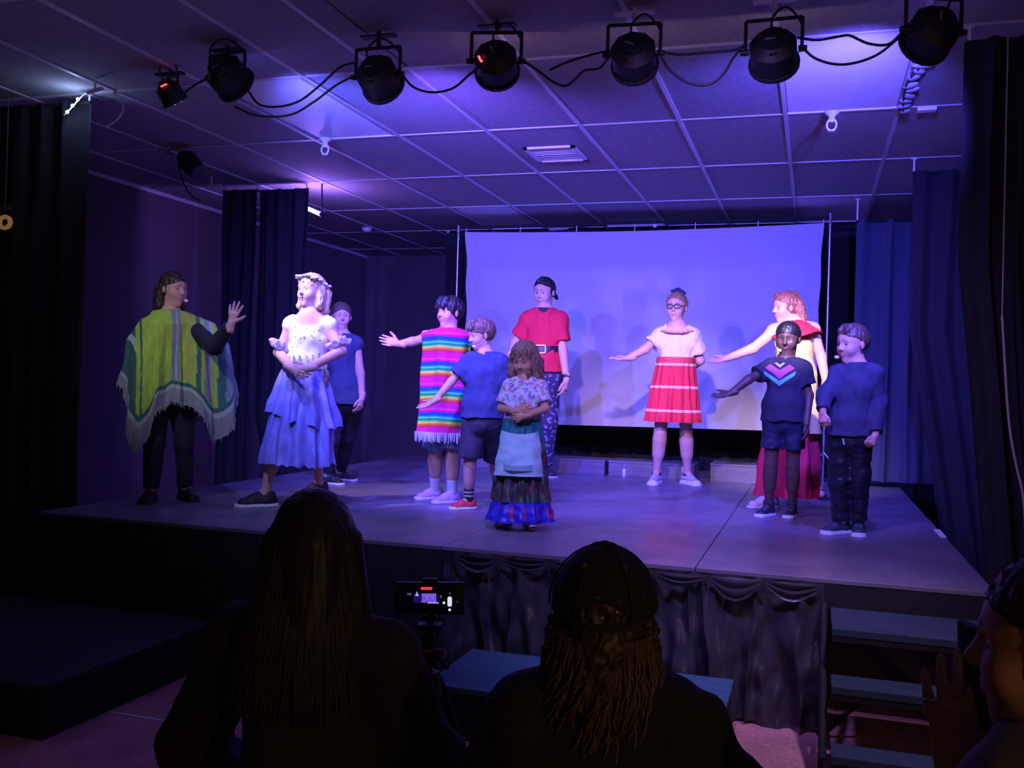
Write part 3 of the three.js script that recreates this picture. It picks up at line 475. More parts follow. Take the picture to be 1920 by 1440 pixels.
function headGeo(b) {
  const { hd: c, hh, HB: B } = b, loc = localOf(c, B, hh), F = new Field(), R = hh * 0.62, lip = b.lip ?? [b.skin[0] * 0.95, b.skin[1] * 0.66, b.skin[2] * 0.7], brow = b.hairC;
  F.add(bb((x, y, z) => { const [u, v, w] = loc(x, y, z); return faceDist(u, v, w, b.open) * hh * 0.8; }, [c.x - R, c.y - R, c.z - R], [c.x + R, c.y + R, c.z + R]));
  F.add(cap(c.clone().addScaledVector(B.u, -hh * 0.3).addScaledVector(B.f, -hh * 0.08), b.nk, hh * 0.22, hh * 0.25), hh * 0.1);
  return F.mesh(hh * 0.0165, (x, y, z) => {
    const [u, v, w] = loc(x, y, z), a = Math.abs(u);
    if (w > 0.24 && Math.abs(v + 0.25) < 0.055 && a < 0.095) { const e = Math.min(seg(a, v, w, 0, -0.225, 0.345, 0.075, -0.24, 0.31, 0.022, 0.012), seg(a, v, w, 0, -0.275, 0.34, 0.06, -0.265, 0.31, 0.026, 0.012)); if (b.open && w < 0.315 && a < 0.05 && Math.abs(v + 0.256) < 0.022) return [0.2, 0.05, 0.05]; if (e < 0.008) return lip; }
    if (w > 0.15 && seg(a, v, w, 0.06, 0.125, 0.345, 0.21, 0.115, 0.24, 0.028, 0.018) < 0) return [lerp(b.skin[0], brow[0], 0.75), lerp(b.skin[1], brow[1], 0.75), lerp(b.skin[2], brow[2], 0.75)];
    const n = 1 + 0.05 * noise(u * 6, v * 6, w * 6); return [b.skin[0] * n, b.skin[1] * n, b.skin[2] * n];
  }, 0.01);
}
function eyes(b) {
  const W = worldOf(b.hd, b.HB, b.hh);
  for (const s of [-1, 1]) {
    const c = W(s * 0.125, 0.010, 0.259), g = new THREE.SphereGeometry(b.hh * 0.058, 20, 14), p = g.attributes.position, col = [], d = b.HB.f;
    for (let i = 0; i < p.count; i++) { const k = (p.getX(i) * d.x + p.getY(i) * d.y + p.getZ(i) * d.z) / (b.hh * 0.058); col.push(...(k > 0.93 ? [0.01, 0.01, 0.01] : k > 0.8 ? [0.07, 0.045, 0.03] : [0.40, 0.36, 0.35])); }
    g.setAttribute('color', new THREE.Float32BufferAttribute(col, 3)); g.translate(c.x, c.y, c.z); part(b.g, 'eye', g, eyeMat);
  }
}
// a hand: wrist, point the fingers reach for, palm normal, direction of the thumb, size, curl of each finger (radians at each joint), spread
function handGeo(w, tip, n, th, size, curl, spread, skin) {
  const d = tip.clone().sub(w).normalize(), nn = n.clone().addScaledVector(d, -n.dot(d)).normalize(); let s = nn.clone().cross(d).normalize(); if (s.dot(th) < 0) s.negate();
  const F = new Field(), pt = (a, b, c) => w.clone().addScaledVector(d, a * size).addScaledVector(s, b * size).addScaledVector(nn, c * size);
  F.add(cap(pt(-0.22, 0, 0), pt(0.06, 0, 0), size * 0.145, size * 0.14), 0.01);
  F.add(ecap(pt(0.06, 0, 0), pt(0.42, 0.01, 0), s, size * 0.15, size * 0.1, size * 0.205, size * 0.085), size * 0.06);
  const fl = [0.44, 0.5, 0.46, 0.36];
  for (let i = 0; i < 4; i++) {
    const off = (1.5 - i) * 0.112, a0 = (1.5 - i) * spread; let p = pt(0.42 - Math.abs(i - 1.2) * 0.025, off, 0), ang = 0; const r0 = size * (i === 3 ? 0.05 : 0.058);
    const side = d.clone().multiplyScalar(Math.cos(a0)).addScaledVector(s, Math.sin(a0));
    [0.45, 0.3, 0.25].forEach((k, j) => { ang += curl[i + 1] * (j ? 1 : 0.8); const dir = side.clone().multiplyScalar(Math.cos(ang)).addScaledVector(nn, Math.sin(ang)), q = p.clone().addScaledVector(dir, size * fl[i] * k); F.add(cap(p, q, r0 * (1 - j * 0.12), r0 * (0.9 - j * 0.12)), size * (j ? 0.015 : 0.03)); p = q; });
  }
  let p = pt(0.14, 0.13, 0.02), ta = 0.75 + spread; [0.2, 0.15, 0.13].forEach((k, j) => { const a = ta - j * curl[0] * 0.8, dir = d.clone().multiplyScalar(Math.cos(a)).addScaledVector(s, Math.sin(a)).addScaledVector(nn, 0.35 * curl[0] * (j + 0.5)).normalize(), q = p.clone().addScaledVector(dir, size * k); F.add(cap(p, q, size * (0.075 - j * 0.012), size * (0.066 - j * 0.012)), size * 0.035); p = q; });
  return F.mesh(Math.max(0.0022, size * 0.021), (x, y, z) => { const k = 1 + 0.06 * noise(x * 60, y * 60, z * 60); return [skin[0] * k, skin[1] * k * 0.97, skin[2] * k * 0.97]; }, 0.008);
}
const POSE = { open: [[0.1, 0.05, 0.05, 0.05, 0.08], 0.22], flat: [[0.2, 0.1, 0.08, 0.1, 0.14], 0.06], relaxed: [[0.5, 0.4, 0.45, 0.5, 0.55], 0.04], fist: [[0.9, 1.3, 1.35, 1.35, 1.35], 0.0], hook: [[0.6, 0.75, 0.8, 0.85, 0.9], 0.02] };
function figure(o) {
  const b = { ...o, skin: o.skin ?? SKIN.fair }, z = o.z, h = o.h, P = (q) => q.isVector3 ? q.clone() : at(q[0], q[1], z + (q[2] ?? 0));
  b.nk = P(o.nk); b.pv = P(o.pv); b.hd = P(o.hd); b.HB = frame(b.hd, ...o.look); b.B = frame(b.nk, o.turn ?? 0);
  const { r, f } = b.B;
  const feet = ['fA', 'fB'].map((k) => o.sit ? P(o[k]) : onY(o[k][0], o[k][1], STAGE));
  b.base = V((feet[0].x + feet[1].x) / 2, o.sit ? 0 : STAGE, (feet[0].z + feet[1].z) / 2);
  b.g = thing('person', o.label, 'person', b.base, o.group);
  for (const [k, s, i] of [['A', -1, 0], ['B', 1, 1]]) {
    b['sh' + k] = o['sh' + k] ? P(o['sh' + k]) : b.nk.clone().addScaledVector(r, s * h * 0.077).addScaledVector(UPV, -h * 0.038);
    b['el' + k] = P(o['el' + k]); b['wr' + k] = P(o['wr' + k]); b['to' + k] = P(o['to' + k]);
    b['hp' + k] = b.pv.clone().addScaledVector(r, s * h * 0.05).addScaledVector(UPV, -h * 0.01);
    b['ft' + k] = feet[i]; const fd = b['fd' + k] = frame(feet[i], o['fy' + k] ?? o.turn ?? 0).f;
    b['an' + k] = feet[i].clone().addScaledVector(fd, -h * 0.028).addScaledVector(UPV, h * 0.05);
    b['kn' + k] = o['kn' + k] ? P(o['kn' + k]) : b['hp' + k].clone().lerp(b['an' + k], 0.5).addScaledVector(f, h * 0.018);
  }
  // skin
  const F = new Field(); torso(b, F, 0);
  for (const k of 'AB') {
    F.add(cap(b['sh' + k], b['el' + k], h * 0.026, h * 0.0215), h * 0.025); F.add(cap(b['el' + k], b['wr' + k], h * 0.0235, h * 0.0165), h * 0.01);
    const hp = b['hp' + k], kn = b['kn' + k], an = b['an' + k];
    F.add(cap(hp, kn, h * 0.046, h * 0.031), h * 0.03); F.add(cap(kn, an, h * 0.03, h * 0.019), h * 0.012); F.add(cap(kn.clone().lerp(an, 0.2).addScaledVector(f, -h * 0.006), kn.clone().lerp(an, 0.5).addScaledVector(f, -h * 0.006), h * 0.031, h * 0.026), h * 0.03);
    F.add(cap(an, b['ft' + k].clone().addScaledVector(b['fd' + k], h * 0.03).addScaledVector(UPV, h * 0.022), h * 0.02, h * 0.016), h * 0.015);
  }
  const geos = [F.mesh(0.0085, (x, y, zz) => { const k = 1 + 0.05 * noise(x * 25, y * 25, zz * 25); return [b.skin[0] * k, b.skin[1] * k, b.skin[2] * k]; }), headGeo(b)];
  for (const k of 'AB') { const [n, t, pose] = o['hand' + k] ?? [[0, 0, -1], [k === 'A' ? -0.2 : 0.2, 0, 1], 'relaxed'], [c, s] = POSE[pose]; geos.push(handGeo(b['wr' + k], b['to' + k], V(...n), V(...t), h * 0.108 * (o.handScale ?? 1), c, s, b.skin)); }
  b.body = part(b.g, 'body', geos, skinMat); eyes(b);
  return b;
}
function torso(b, F, e, low = true) {
  const { h, nk, pv } = b, { r } = b.B, ch = nk.clone().addScaledVector(UPV, -h * 0.095), wa = pv.clone().lerp(nk, 0.36), w = b.girth ?? 1;
  F.add(ecap(ch, wa, r, h * 0.08 * w + e, h * 0.056 * w + e, h * 0.07 * w + e, h * 0.053 * w + e), 0.02);
  F.add(cap(b.shA, b.shB, h * 0.026 + e, h * 0.026 + e), h * 0.03);
  for (const k of 'AB') F.add(cap(nk.clone().addScaledVector(UPV, h * 0.004), b['sh' + k], h * 0.033 + e * 0.7, h * 0.024 + e), h * 0.03);
  F.add(cap(nk.clone().addScaledVector(UPV, h * 0.01), ch, h * 0.034 + e * 0.5, h * 0.045 + e), h * 0.03);
  if (low) F.add(ecap(pv.clone().addScaledVector(UPV, h * 0.06), pv.clone().addScaledVector(UPV, -h * 0.012), r, h * 0.072 * w + e, h * 0.054 * w + e, h * 0.08 * w + e, h * 0.06 * w + e), h * 0.05);
}
const tint = (c, amp = 0.06, s = 30) => (x, y, z) => { const k = 1 + amp * noise(x * s, y * s, z * s); return [c[0] * k, c[1] * k, c[2] * k]; };
const clothMat = vmat(0.85), satinMat = vmat(0.42), shoeMat = vmat(0.6);
const folds = (amp, sx = 9, sy = 5) => (x, y, z) => amp * (noise(x * sx, y * sy, z * sx) + 0.5 * noise(x * sx * 2.3 + 7, y * sy * 2.6, z * sx * 2.3));
function shirt(b, name, o) {
  const F = new Field(), h = b.h, e = o.e ?? 0.014; torso(b, F, e, true);
  if (o.flare) F.add(ecap(b.pv.clone().addScaledVector(UPV, h * 0.05), b.pv.clone().setY(o.hem), b.B.r, h * 0.078 + e, h * 0.058 + e, h * 0.084 + o.flare, h * 0.064 + o.flare), h * 0.05);
  for (const k of 'AB') {
    const s = Array.isArray(o.sleeve) ? o.sleeve[k === 'A' ? 0 : 1] : o.sleeve, sh = b['sh' + k], el = b['el' + k], wr = b['wr' + k]; if (!s) continue;
    const w = o.sw ?? 0.006;
    if (s <= 1) F.add(cap(sh, sh.clone().lerp(el, s), h * 0.026 + e, h * 0.025 + e + w, false, true), h * 0.025);
    else { F.add(cap(sh, el, h * 0.026 + e, h * 0.023 + e + w), h * 0.025); F.add(cap(el, el.clone().lerp(wr, s - 1), h * 0.023 + e + w, h * 0.018 + e + w * 0.6, false, true), h * 0.015); }
  }
  F.warp(folds(o.fold ?? 0.004));
  const hem = o.hem; F.cut((x, y, z) => hem - y + 0.006 * noise(x * 9, 1, z * 9));
  const nr = o.neck ?? 0.042, nc = b.nk.clone().addScaledVector(UPV, h * (o.neckUp ?? 0.012)).addScaledVector(b.B.f, h * 0.008); F.sub(oval(nc, h * nr, h * nr * 0.75, h * nr, b.B), 0.006);
  const topY = o.top ?? b.nk.y + h * 0.02; F.cut((x, y, z) => y - topY);
  if (o.vneck) F.sub(cap(b.nk.clone().addScaledVector(b.B.f, h * 0.07).addScaledVector(UPV, h * 0.03), b.nk.clone().addScaledVector(b.B.f, h * 0.09).addScaledVector(UPV, -h * o.vneck), h * 0.042, h * 0.006), 0.004);
  const geo = F.mesh(o.cell ?? 0.0065, o.color.call ? o.color : tint(o.color, 0.06)); const m = part(b.g, name, geo, o.mat ?? clothMat, o.label); m.field = F; return m;
}
function pants(b, name, o) {
  const F = new Field(), h = b.h, e = o.e ?? 0.014, up = b.pv.clone().addScaledVector(UPV, h * 0.05);
  F.add(ecap(up, b.pv.clone().addScaledVector(UPV, -h * 0.012), b.B.r, h * 0.08 + e, h * 0.06 + e, h * 0.088 + e, h * 0.066 + e), 0.02);
  for (const k of 'AB') {
    const hp = b['hp' + k], kn = b['kn' + k], an = b['an' + k], L = o.len;
    if (L <= 1) F.add(cap(hp, hp.clone().lerp(kn, L), h * 0.048 + e, h * (o.rb ?? 0.045) + e, false, true), h * 0.02);
    else { F.add(cap(hp, kn, h * 0.048 + e, h * (o.rk ?? 0.034) + e), h * 0.02); F.add(cap(kn, kn.clone().lerp(an, L - 1), h * (o.rk ?? 0.034) + e, h * (o.rb ?? 0.028) + e, false, true), h * 0.02); }
  }
  F.warp(folds(o.fold ?? 0.005, 8, o.fy ?? 7)); const top = up.y + h * 0.03; F.cut((x, y, z) => y - top);
  return part(b.g, name, F.mesh(o.cell ?? 0.0065, o.color.call ? o.color : tint(o.color, 0.07)), o.mat ?? clothMat, o.label);
}
function shoe(b, k, o) {
  const L = b.h * (o.len ?? 0.15), p = b['ft' + k].clone().setY(b.base.y), d = b['fd' + k], s = UPV.clone().cross(d).normalize(), sole = o.sole ?? 0.016, q = (a, u, c = 0) => p.clone().addScaledVector(d, a * L).addScaledVector(UPV, u * L + 0).addScaledVector(s, c * L);
  const F = new Field();
  F.add(ecap(q(-0.36, 0.14), q(0.36, 0.1), s, L * 0.15, L * 0.16, L * 0.185, L * 0.12), 0.01);
  F.add(cap(q(-0.3, o.high ? 0.5 : 0.3), q(-0.22, 0.16), L * 0.15, L * 0.17), L * 0.1); F.add(cap(q(-0.16, 0.32), q(0.1, 0.2), L * 0.11, L * 0.13), L * 0.1);
  F.cut((x, y, z) => b.base.y + sole * 0.9 - y); F.cut((x, y, z) => y - (b.base.y + L * (o.high ? 0.6 : 0.38)));
  const m = part(b.g, o.name ?? 'sneaker', F.mesh(0.004, o.upper.call ? o.upper : tint(o.upper, 0.1)), shoeMat, o.label);
  const G = new Field(); G.add(ecap(q(-0.36, 0), q(0.38, 0), s, L * 0.18, L * 0.2, L * 0.21, L * 0.2), 0.01); G.cut((x, y, z) => b.base.y + 0.0006 - y); G.cut((x, y, z) => y - b.base.y - sole);
  part(m, 'sole', G.mesh(0.004, tint(o.soleC ?? [0.7, 0.7, 0.7], 0.06)), shoeMat);
  if (o.lace) part(m, 'lace', [0.02, 0.1, 0.18].map((a) => rod(q(a, 0.33 - a * 0.35, -0.09), q(a + 0.03, 0.33 - a * 0.35, 0.09), 0.0028, 0.0028, 6)), mat(...o.lace, 0.8));
  return m;
}
function sock(b, k, up, c, bands) {
  const an = b['an' + k], kn = b['kn' + k], t = an.clone().lerp(kn, up), F = new Field(); F.add(cap(an, t, b.h * 0.0215 + 0.005, b.h * 0.023 + 0.005, false, true), 0.01);
  part(b.g, 'sock', F.mesh(0.0045, bands ? (x, y, z) => bands((y - an.y) / (t.y - an.y)) : tint(c, 0.08)), clothMat);
}
function hair(b, o) {
  const loc = localOf(b.hd, b.HB, b.hh), W = worldOf(b.hd, b.HB, b.hh), hh = b.hh, F = new Field(), R = hh * 0.6, c = b.hd, th = o.thick ?? 0.035;
  const line = o.line ?? 0.27;   // height of the hairline on the forehead
  F.add(bb((x, y, z) => {
    const [u, v, w] = loc(x, y, z); const side = line - Math.abs(u) * (o.peak ?? 0.35), te = th * (w > -0.05 ? lerp(clamp((v - side) / 0.2, 0.12, 1), 1, clamp(0.4 - w * 2, 0, 1)) : 1); let d = eu(u, v - 0.14, w + 0.06, 0.342 + te, 0.375 + te, 0.432 + te);
    const zb = v > side ? 0.6 : lerp(o.zb ?? 0.1, 0.6, clamp((v - side + 0.12) / 0.12, 0, 1));
    d = Math.max(d, (w - zb) * 0.6); if (o.under !== undefined) d = Math.max(d, v - o.under); d = Math.max(d, (o.nape ?? -0.28) - v - (w > -0.1 ? 0 : 0) + Math.max(0, w + 0.05) * (o.burn ?? 0.9));
    return d * hh;
  }, [c.x - R, c.y - R, c.z - R], [c.x + R, c.y + R, c.z + R]));
  for (const [p, q, ra, rb, k] of o.locks ?? []) F.add(cap(W(...p), W(...q), ra * hh, rb * hh), (k ?? 0.06) * hh);
  F.warp((x, y, z) => { const [u, v, w] = loc(x, y, z); return hh * (o.rough ?? 0.012) * (noise(u * 13, v * (o.strand ?? 3), w * 13) + 0.6 * noise(u * 27, v * (o.strand ?? 3) * 1.7, w * 27)); });
  const C = b.hairC; return part(b.g, 'hair', F.mesh(hh * 0.019, (x, y, z) => { const [u, v, w] = loc(x, y, z), k = 0.9 + 0.35 * noise(u * 22, v * 3, w * 22) + 0.2 * noise(u * 7, v * 2, w * 7); return [C[0] * k, C[1] * k, C[2] * k]; }, 0.01), hairMat);
}
function headset(b, side) {   // skin-coloured boom with a pale foam tip
  const W = worldOf(b.hd, b.HB, b.hh), m = part(b.g, 'headset_microphone', tube([W(side * 0.36, 0.03, -0.05), W(side * 0.36, -0.12, 0.02), W(side * 0.3, -0.24, 0.17), W(side * 0.2, -0.3, 0.31)], 0.0028, 24, 6), mat(0.5, 0.4, 0.35, 0.5));
  part(m, 'foam_tip', ball(W(side * 0.16, -0.31, 0.36), b.hh * 0.055, 1.2, 0.9, 1, 12), M.white);
}
// pleated skirt round an axis; radii are half-widths along the body frame
function skirtGeo(b, y0, y1, r0, r1, o = {}) {
  const c0 = o.c0 ?? b.pv, c1 = o.c1 ?? c0, { r, f } = b.B, n = o.pleats ?? 14, amp = o.amp ?? 0.02, sd = o.seed ?? 1, dz = o.flat ?? 0.78;
  return sheet(o.nu ?? 200, o.nv ?? 24, (u, v) => {
    if (o.range) v = lerp(o.range[0], o.range[1], v); const a = u * Math.PI * 2, s = Math.sin(a), c = Math.cos(a), t = o.curve ? Math.pow(v, o.curve) : v, w = n * a + sd + 1.1 * noise(s * 1.5, c * 1.5, sd);
    const R = (o.off ?? 0) + lerp(r0, r1, t) + amp * (0.15 + v) * Math.sin(w) + amp * 0.7 * v * noise(s * 2, v * 2, c * 2 + sd), X0 = lerp(c0.x, c1.x, v), Z0 = lerp(c0.z, c1.z, v);
    const y = lerp(y0, y1 + (o.tilt ? o.tilt * s * (r1) : 0) + (o.ragged ?? 0) * noise(s * 4, 2, c * 4 + sd), v) - (o.droop ?? 0) * c * c * v, A = R * s, Bz = R * c * dz;
    return V(X0 + r.x * A + f.x * Bz, y, Z0 + r.z * A + f.z * Bz);
  }, true, o.color ? (u, v, p) => o.color(u, v, p) : undefined);
}
const yAt = (px, py, z) => at(px, py, z).y;
const cast = 'performers on the stage';

{ // girl in a green poncho
  const z = -4.78, b = figure({ label: 'dark-haired girl in a lime green poncho raising an open hand at far left', group: cast, z, h: 1.34, hh: 0.2, skin: SKIN.fair, hairC: [0.035, 0.018, 0.012], hd: [327, 543], nk: [320, 590], pv: [318, 742], look: [38, -0.04], turn: 8,
    elA: [255, 668, 0.0], wrA: [257, 728, 0.08], toA: [264, 764, 0.1], elB: [402, 650, 0.14], wrB: [433, 608, 0.2], toB: [443, 566, 0.2], handB: [[0.1, 0.1, -1], [1, 0, 0], 'open'], handA: [[0.8, 0, -0.5], [0.2, 0, 1], 'relaxed'],
    fA: [278, 942], fB: [352, 938], fyA: -15, fyB: 25 });
  hair(b, { line: 0.3, peak: 0.3, nape: -0.42, zb: 0.02, locks: [[[-0.2, 0, -0.35], [-0.25, -0.6, -0.32], 0.2, 0.17], [[0.1, 0, -0.4], [0.05, -0.75, -0.4], 0.24, 0.18], [[0.28, -0.1, -0.2], [0.3, -0.5, 0.0], 0.12, 0.1], [[0.3, -0.5, 0.0], [0.28, -0.95, 0.28], 0.1, 0.04], [[-0.3, 0, -0.2], [-0.36, -0.5, -0.2], 0.12, 0.1]], rough: 0.02 });
  headset(b, 1);
  shirt(b, 'long_sleeved_top', { hem: b.pv.y - 0.02, sleeve: [1.94, 1.9], color: [0.012, 0.012, 0.03], e: 0.009 });
  pants(b, 'trousers', { len: 1.95, color: [0.012, 0.012, 0.022], e: 0.01, rk: 0.034, rb: 0.027 });
  for (const k of 'AB') shoe(b, k, { name: 'boot', upper: [0.015, 0.013, 0.014], soleC: [0.012, 0.012, 0.012], high: true });
  // poncho: a square cloth over both arms
  const { r, f } = b.B, cx = b.nk, C = { lime: [0.33, 0.56, 0.055], grey: [0.22, 0.26, 0.25], teal: [0.035, 0.13, 0.10], pale: [0.34, 0.45, 0.36], olive: [0.36, 0.45, 0.09] };
  const pull = (a, keys) => { const d = ((a * 180 / Math.PI) % 360 + 540) % 360 - 180; let k = 0; while (k < keys.length - 2 && keys[k + 1][0] <= d) k++; const [d0, v0] = keys[k], [d1, v1] = keys[k + 1], t = clamp((d - d0) / (d1 - d0), 0, 1); return lerp(v0, v1, t * t * (3 - 2 * t)); };
  const hemK = [[-180, -0.52], [-130, -0.72], [-90, -0.42], [-48, -0.80], [-22, -0.56], [0, -0.51], [24, -0.53], [52, -0.73], [88, -0.36], [130, -0.66], [180, -0.52]];
  const radK = [[-180, 0.17], [-130, 0.2], [-90, 0.262], [-48, 0.245], [-15, 0.165], [15, 0.17], [45, 0.29], [65, 0.39], [85, 0.38], [100, 0.32], [140, 0.2], [180, 0.17]];
  const shK = [[-180, 0.05], [-90, 0.045], [-45, 0.05], [0, 0.06], [40, 0.05], [60, 0.04], [80, 0.05], [110, 0.05], [180, 0.05]];
  const g = sheet(300, 90, (u, v) => {
    const a = u * Math.PI * 2 - Math.PI, s = Math.sin(a), c = Math.cos(a), rm = pull(a, radK), hem = pull(a, hemK), dr = pull(a, shK);
    const K = [[0, 0.05, 0.03], [0.08, 0.1, 0.018], [0.22, Math.max(0.16, rm * 0.66), -dr], [0.5, rm * 0.88, lerp(-dr, hem, 0.3)], [1, rm, hem]]; let i = 0; while (i < 3 && K[i + 1][0] <= v) i++;
    const t = (v - K[i][0]) / (K[i + 1][0] - K[i][0]), fall = clamp((v - 0.2) / 0.8, 0, 1), w = a * 11 + 1.5 * noise(s * 2, c * 2, 3);
    const R = lerp(K[i][1], K[i + 1][1], i ? t : t) + (0.016 * Math.sin(w) + 0.014 * noise(s * 5, v * 3, c * 5)) * fall, y = b.nk.y + lerp(K[i][2], K[i + 1][2], t);
    return V(cx.x + r.x * R * s + f.x * R * c, y, cx.z + r.z * R * s + f.z * R * c);
  }, true, (u, v, p) => {
    const q = p.clone().sub(cx), x = q.dot(r), n = 1 + 0.18 * noise(p.x * 60, p.y * 9, p.z * 60), ax = Math.abs(x - 0.02); let c = C.lime;
    if (x > -0.012 && x < 0.012) c = C.grey; else if (x >= 0.012 && x < 0.022) c = C.pale; else if (x >= 0.022 && x < 0.04) c = C.grey; else if (x >= 0.075 && x < 0.11) c = C.olive; else if (x >= 0.125 && x < 0.15) c = C.teal; else if (x >= 0.17 && x < 0.2) c = C.grey; else if (x >= 0.2 && x < 0.215) c = C.pale; else if (x >= 0.25 && x < 0.3) c = C.teal; else if (x >= 0.3) c = C.grey;
    if (x < -0.165 && x > -0.175) c = C.teal; if (x < -0.195) c = v > 0.42 && v < 0.5 ? C.pale : C.teal;
    if (v > 0.80 && v < 0.84) c = C.teal; if (v >= 0.84 && v < 0.87) c = C.pale; if (v >= 0.87) c = C.grey; if (v < 0.03) c = C.grey;
    return [c[0] * n, c[1] * n, c[2] * n];
  });
  const pon = part(b.g, 'poncho', g, vmat(0.92), 'lime green poncho with grey and teal stripes');
  const fr = []; for (let k = 0; k < 110; k++) { const a = k / 110 * Math.PI * 2 - Math.PI, s = Math.sin(a), c = Math.cos(a), R = pull(a, radK), y = b.nk.y + 0.012 + pull(a, hemK), w = a * 11 + 1.5 * noise(s * 2, c * 2, 3), RR = R * 1.0 + 0.016 * Math.sin(w) + 0.014 * noise(s * 5, 3, c * 5); const p = V(cx.x + r.x * RR * s + f.x * RR * c, y + 0.004, cx.z + r.z * RR * s + f.z * RR * c); fr.push(rod(p, p.clone().add(V((rnd() - 0.5) * 0.008, -0.03 - rnd() * 0.008, (rnd() - 0.5) * 0.008)), 0.0045, 0.002, 5)); }
  part(pon, 'fringe', fr, mat(0.30, 0.34, 0.32, 0.95));
}

{ // girl with flower crown
  const z = -4.98, b = figure({ label: 'blonde girl in a white bodice and lilac tiered skirt wearing a flower crown', group: cast, z, h: 1.40, hh: 0.2, skin: SKIN.rosy, hairC: [0.50, 0.36, 0.20], open: true, lip: [0.58, 0.24, 0.22], hd: [582, 547], nk: [582, 593], pv: [572, 712], look: [-42, 0.1], turn: -18,
    elA: [523, 661, 0.06], wrA: [545, 690, 0.2], toA: [562, 699, 0.22], elB: [640, 658, 0.0], wrB: [578, 691, 0.2], toB: [545, 697, 0.22], handA: [[0, 0, -1], [0.2, 1, 0], 'relaxed'], handB: [[0, 0, -1], [0, 1, 0], 'relaxed'],
    fA: [482, 950], fB: [590, 928], fyA: -75, fyB: -40 });
  hair(b, { line: 0.27, peak: 0.25, nape: -0.5, zb: 0.06, burn: 0.1, thick: 0.05, locks: [[[0.3, 0.1, -0.1], [0.36, -0.42, -0.04], 0.14, 0.13], [[-0.3, 0.1, -0.1], [-0.34, -0.42, 0.0], 0.13, 0.11], [[0, 0, -0.4], [0.02, -0.5, -0.4], 0.26, 0.22], [[0.25, 0, -0.35], [0.3, -0.5, -0.32], 0.2, 0.17], [[-0.22, 0, -0.33], [-0.26, -0.48, -0.3], 0.18, 0.15]], rough: 0.022 });
  const W = worldOf(b.hd, b.HB, b.hh), crown = part(b.g, 'flower_crown', tube(Array.from({ length: 25 }, (_, k) => { const a = k / 24 * Math.PI * 2; return W(Math.sin(a) * 0.385, 0.24 + 0.15 * Math.cos(a), Math.cos(a) * 0.43 - 0.09); }), 0.004, 60, 6), mat(0.2, 0.25, 0.12, 0.8));
  for (let k = 0; k < 15; k++) { const a = k / 15 * Math.PI * 2, p = W(Math.sin(a) * 0.395, 0.25 + 0.15 * Math.cos(a) + 0.02 * (k % 2), Math.cos(a) * 0.44 - 0.09), s = 0.0095 + 0.004 * ((k * 7) % 3); part(crown, 'flower', [ball(p, s, 1, 0.7, 1, 10), ...[0, 1, 2, 3, 4].map((j) => ball(p.clone().add(V(Math.cos(j * 1.257 + k) * s, (j % 2) * 0.004, Math.sin(j * 1.257 + k) * s)), s * 0.72, 1, 0.6, 1, 8))], mat(...(k % 3 ? [0.62, 0.50, 0.78] : [0.78, 0.72, 0.8]), 0.75)); }
  const bod = shirt(b, 'bodice', { hem: yAt(570, 692, z), sleeve: 0, e: 0.012, neck: 0.07, neckUp: 0.0, color: (x, y, zz) => { if (noise(x * 26, y * 26, zz * 26) > 0.78) return [0.16, 0.2, 0.17]; const k = 1 + 0.06 * noise(x * 30, y * 30, zz * 30); return [0.72 * k, 0.72 * k, 0.68 * k]; }, label: 'white bodice with small dark flowers' });
  for (let k = 0; k < 22; k++) { const a = k / 22 * Math.PI * 2, p = V(0, 0, 0).copy(b.pv).addScaledVector(b.B.r, Math.sin(a) * b.h * 0.094).addScaledVector(b.B.f, Math.cos(a) * b.h * 0.078).setY(yAt(570, 668, z) + 0.004 * (k % 3)); part(bod, 'ribbon', box(-0.006, 0.006, -0.075 - 0.02 * ((k * 5) % 3), 0, -0.0012, 0.0012).rotateY(Math.atan2(p.x - b.pv.x, p.z - b.pv.z)).translate(p.x, p.y, p.z), k % 3 ? M.white : mat(0.25, 0.27, 0.42, 0.8)); }
  for (const k of 'AB') { // tulle puffs on the upper arms
    const p = b['sh' + k].clone().lerp(b['el' + k], 0.78), ax = b['el' + k].clone().sub(b['sh' + k]).normalize(), q = new THREE.Quaternion().setFromUnitVectors(V(0, 0, 1), ax);
    part(b.g, 'sleeve_puff', sheet(60, 14, (u, v) => { const a = u * Math.PI * 2, w = v * Math.PI * 2, rr = 0.05 + 0.012 * Math.cos(w) + 0.012 * Math.sin(a * 9 + v * 3) + 0.016 * noise(Math.cos(a) * 2, Math.sin(a) * 2, v * 2); return V(Math.cos(a) * rr, Math.sin(a) * rr, Math.sin(w) * 0.026).applyQuaternion(q).add(p); }), mat(0.52, 0.42, 0.8, 0.8, { transparent: true, opacity: 0.8 }));
  }
  const LIL = (u, v, p) => { const n = 1 + 0.22 * noise(p.x * 26, p.y * 7, p.z * 26) + 0.12 * noise(p.x * 70, p.y * 30, p.z * 70); return [0.24 * n, 0.24 * n, 0.74 * n]; }, sm = vmat(0.6);
  const c0 = at(569, 690, z), c1 = at(557, 865, z + 0.08);
  part(b.g, 'underskirt', skirtGeo(b, yAt(565, 740, z), yAt(563, 868, z), 0.14, 0.205, { c0, c1, pleats: 13, amp: 0.018, seed: 4, color: LIL, ragged: 0.015, flat: 0.98, curve: 0.6 }), sm, 'lower tier of the lilac skirt');
  part(b.g, 'overskirt', skirtGeo(b, yAt(570, 688, z), yAt(570, 786, z), 0.115, 0.205, { c0, c1: at(568, 786, z), pleats: 11, amp: 0.022, seed: 7, color: LIL, tilt: -0.26, ragged: 0.02, flat: 0.98, curve: 0.8 }), sm, 'upper ragged tier of the lilac skirt');
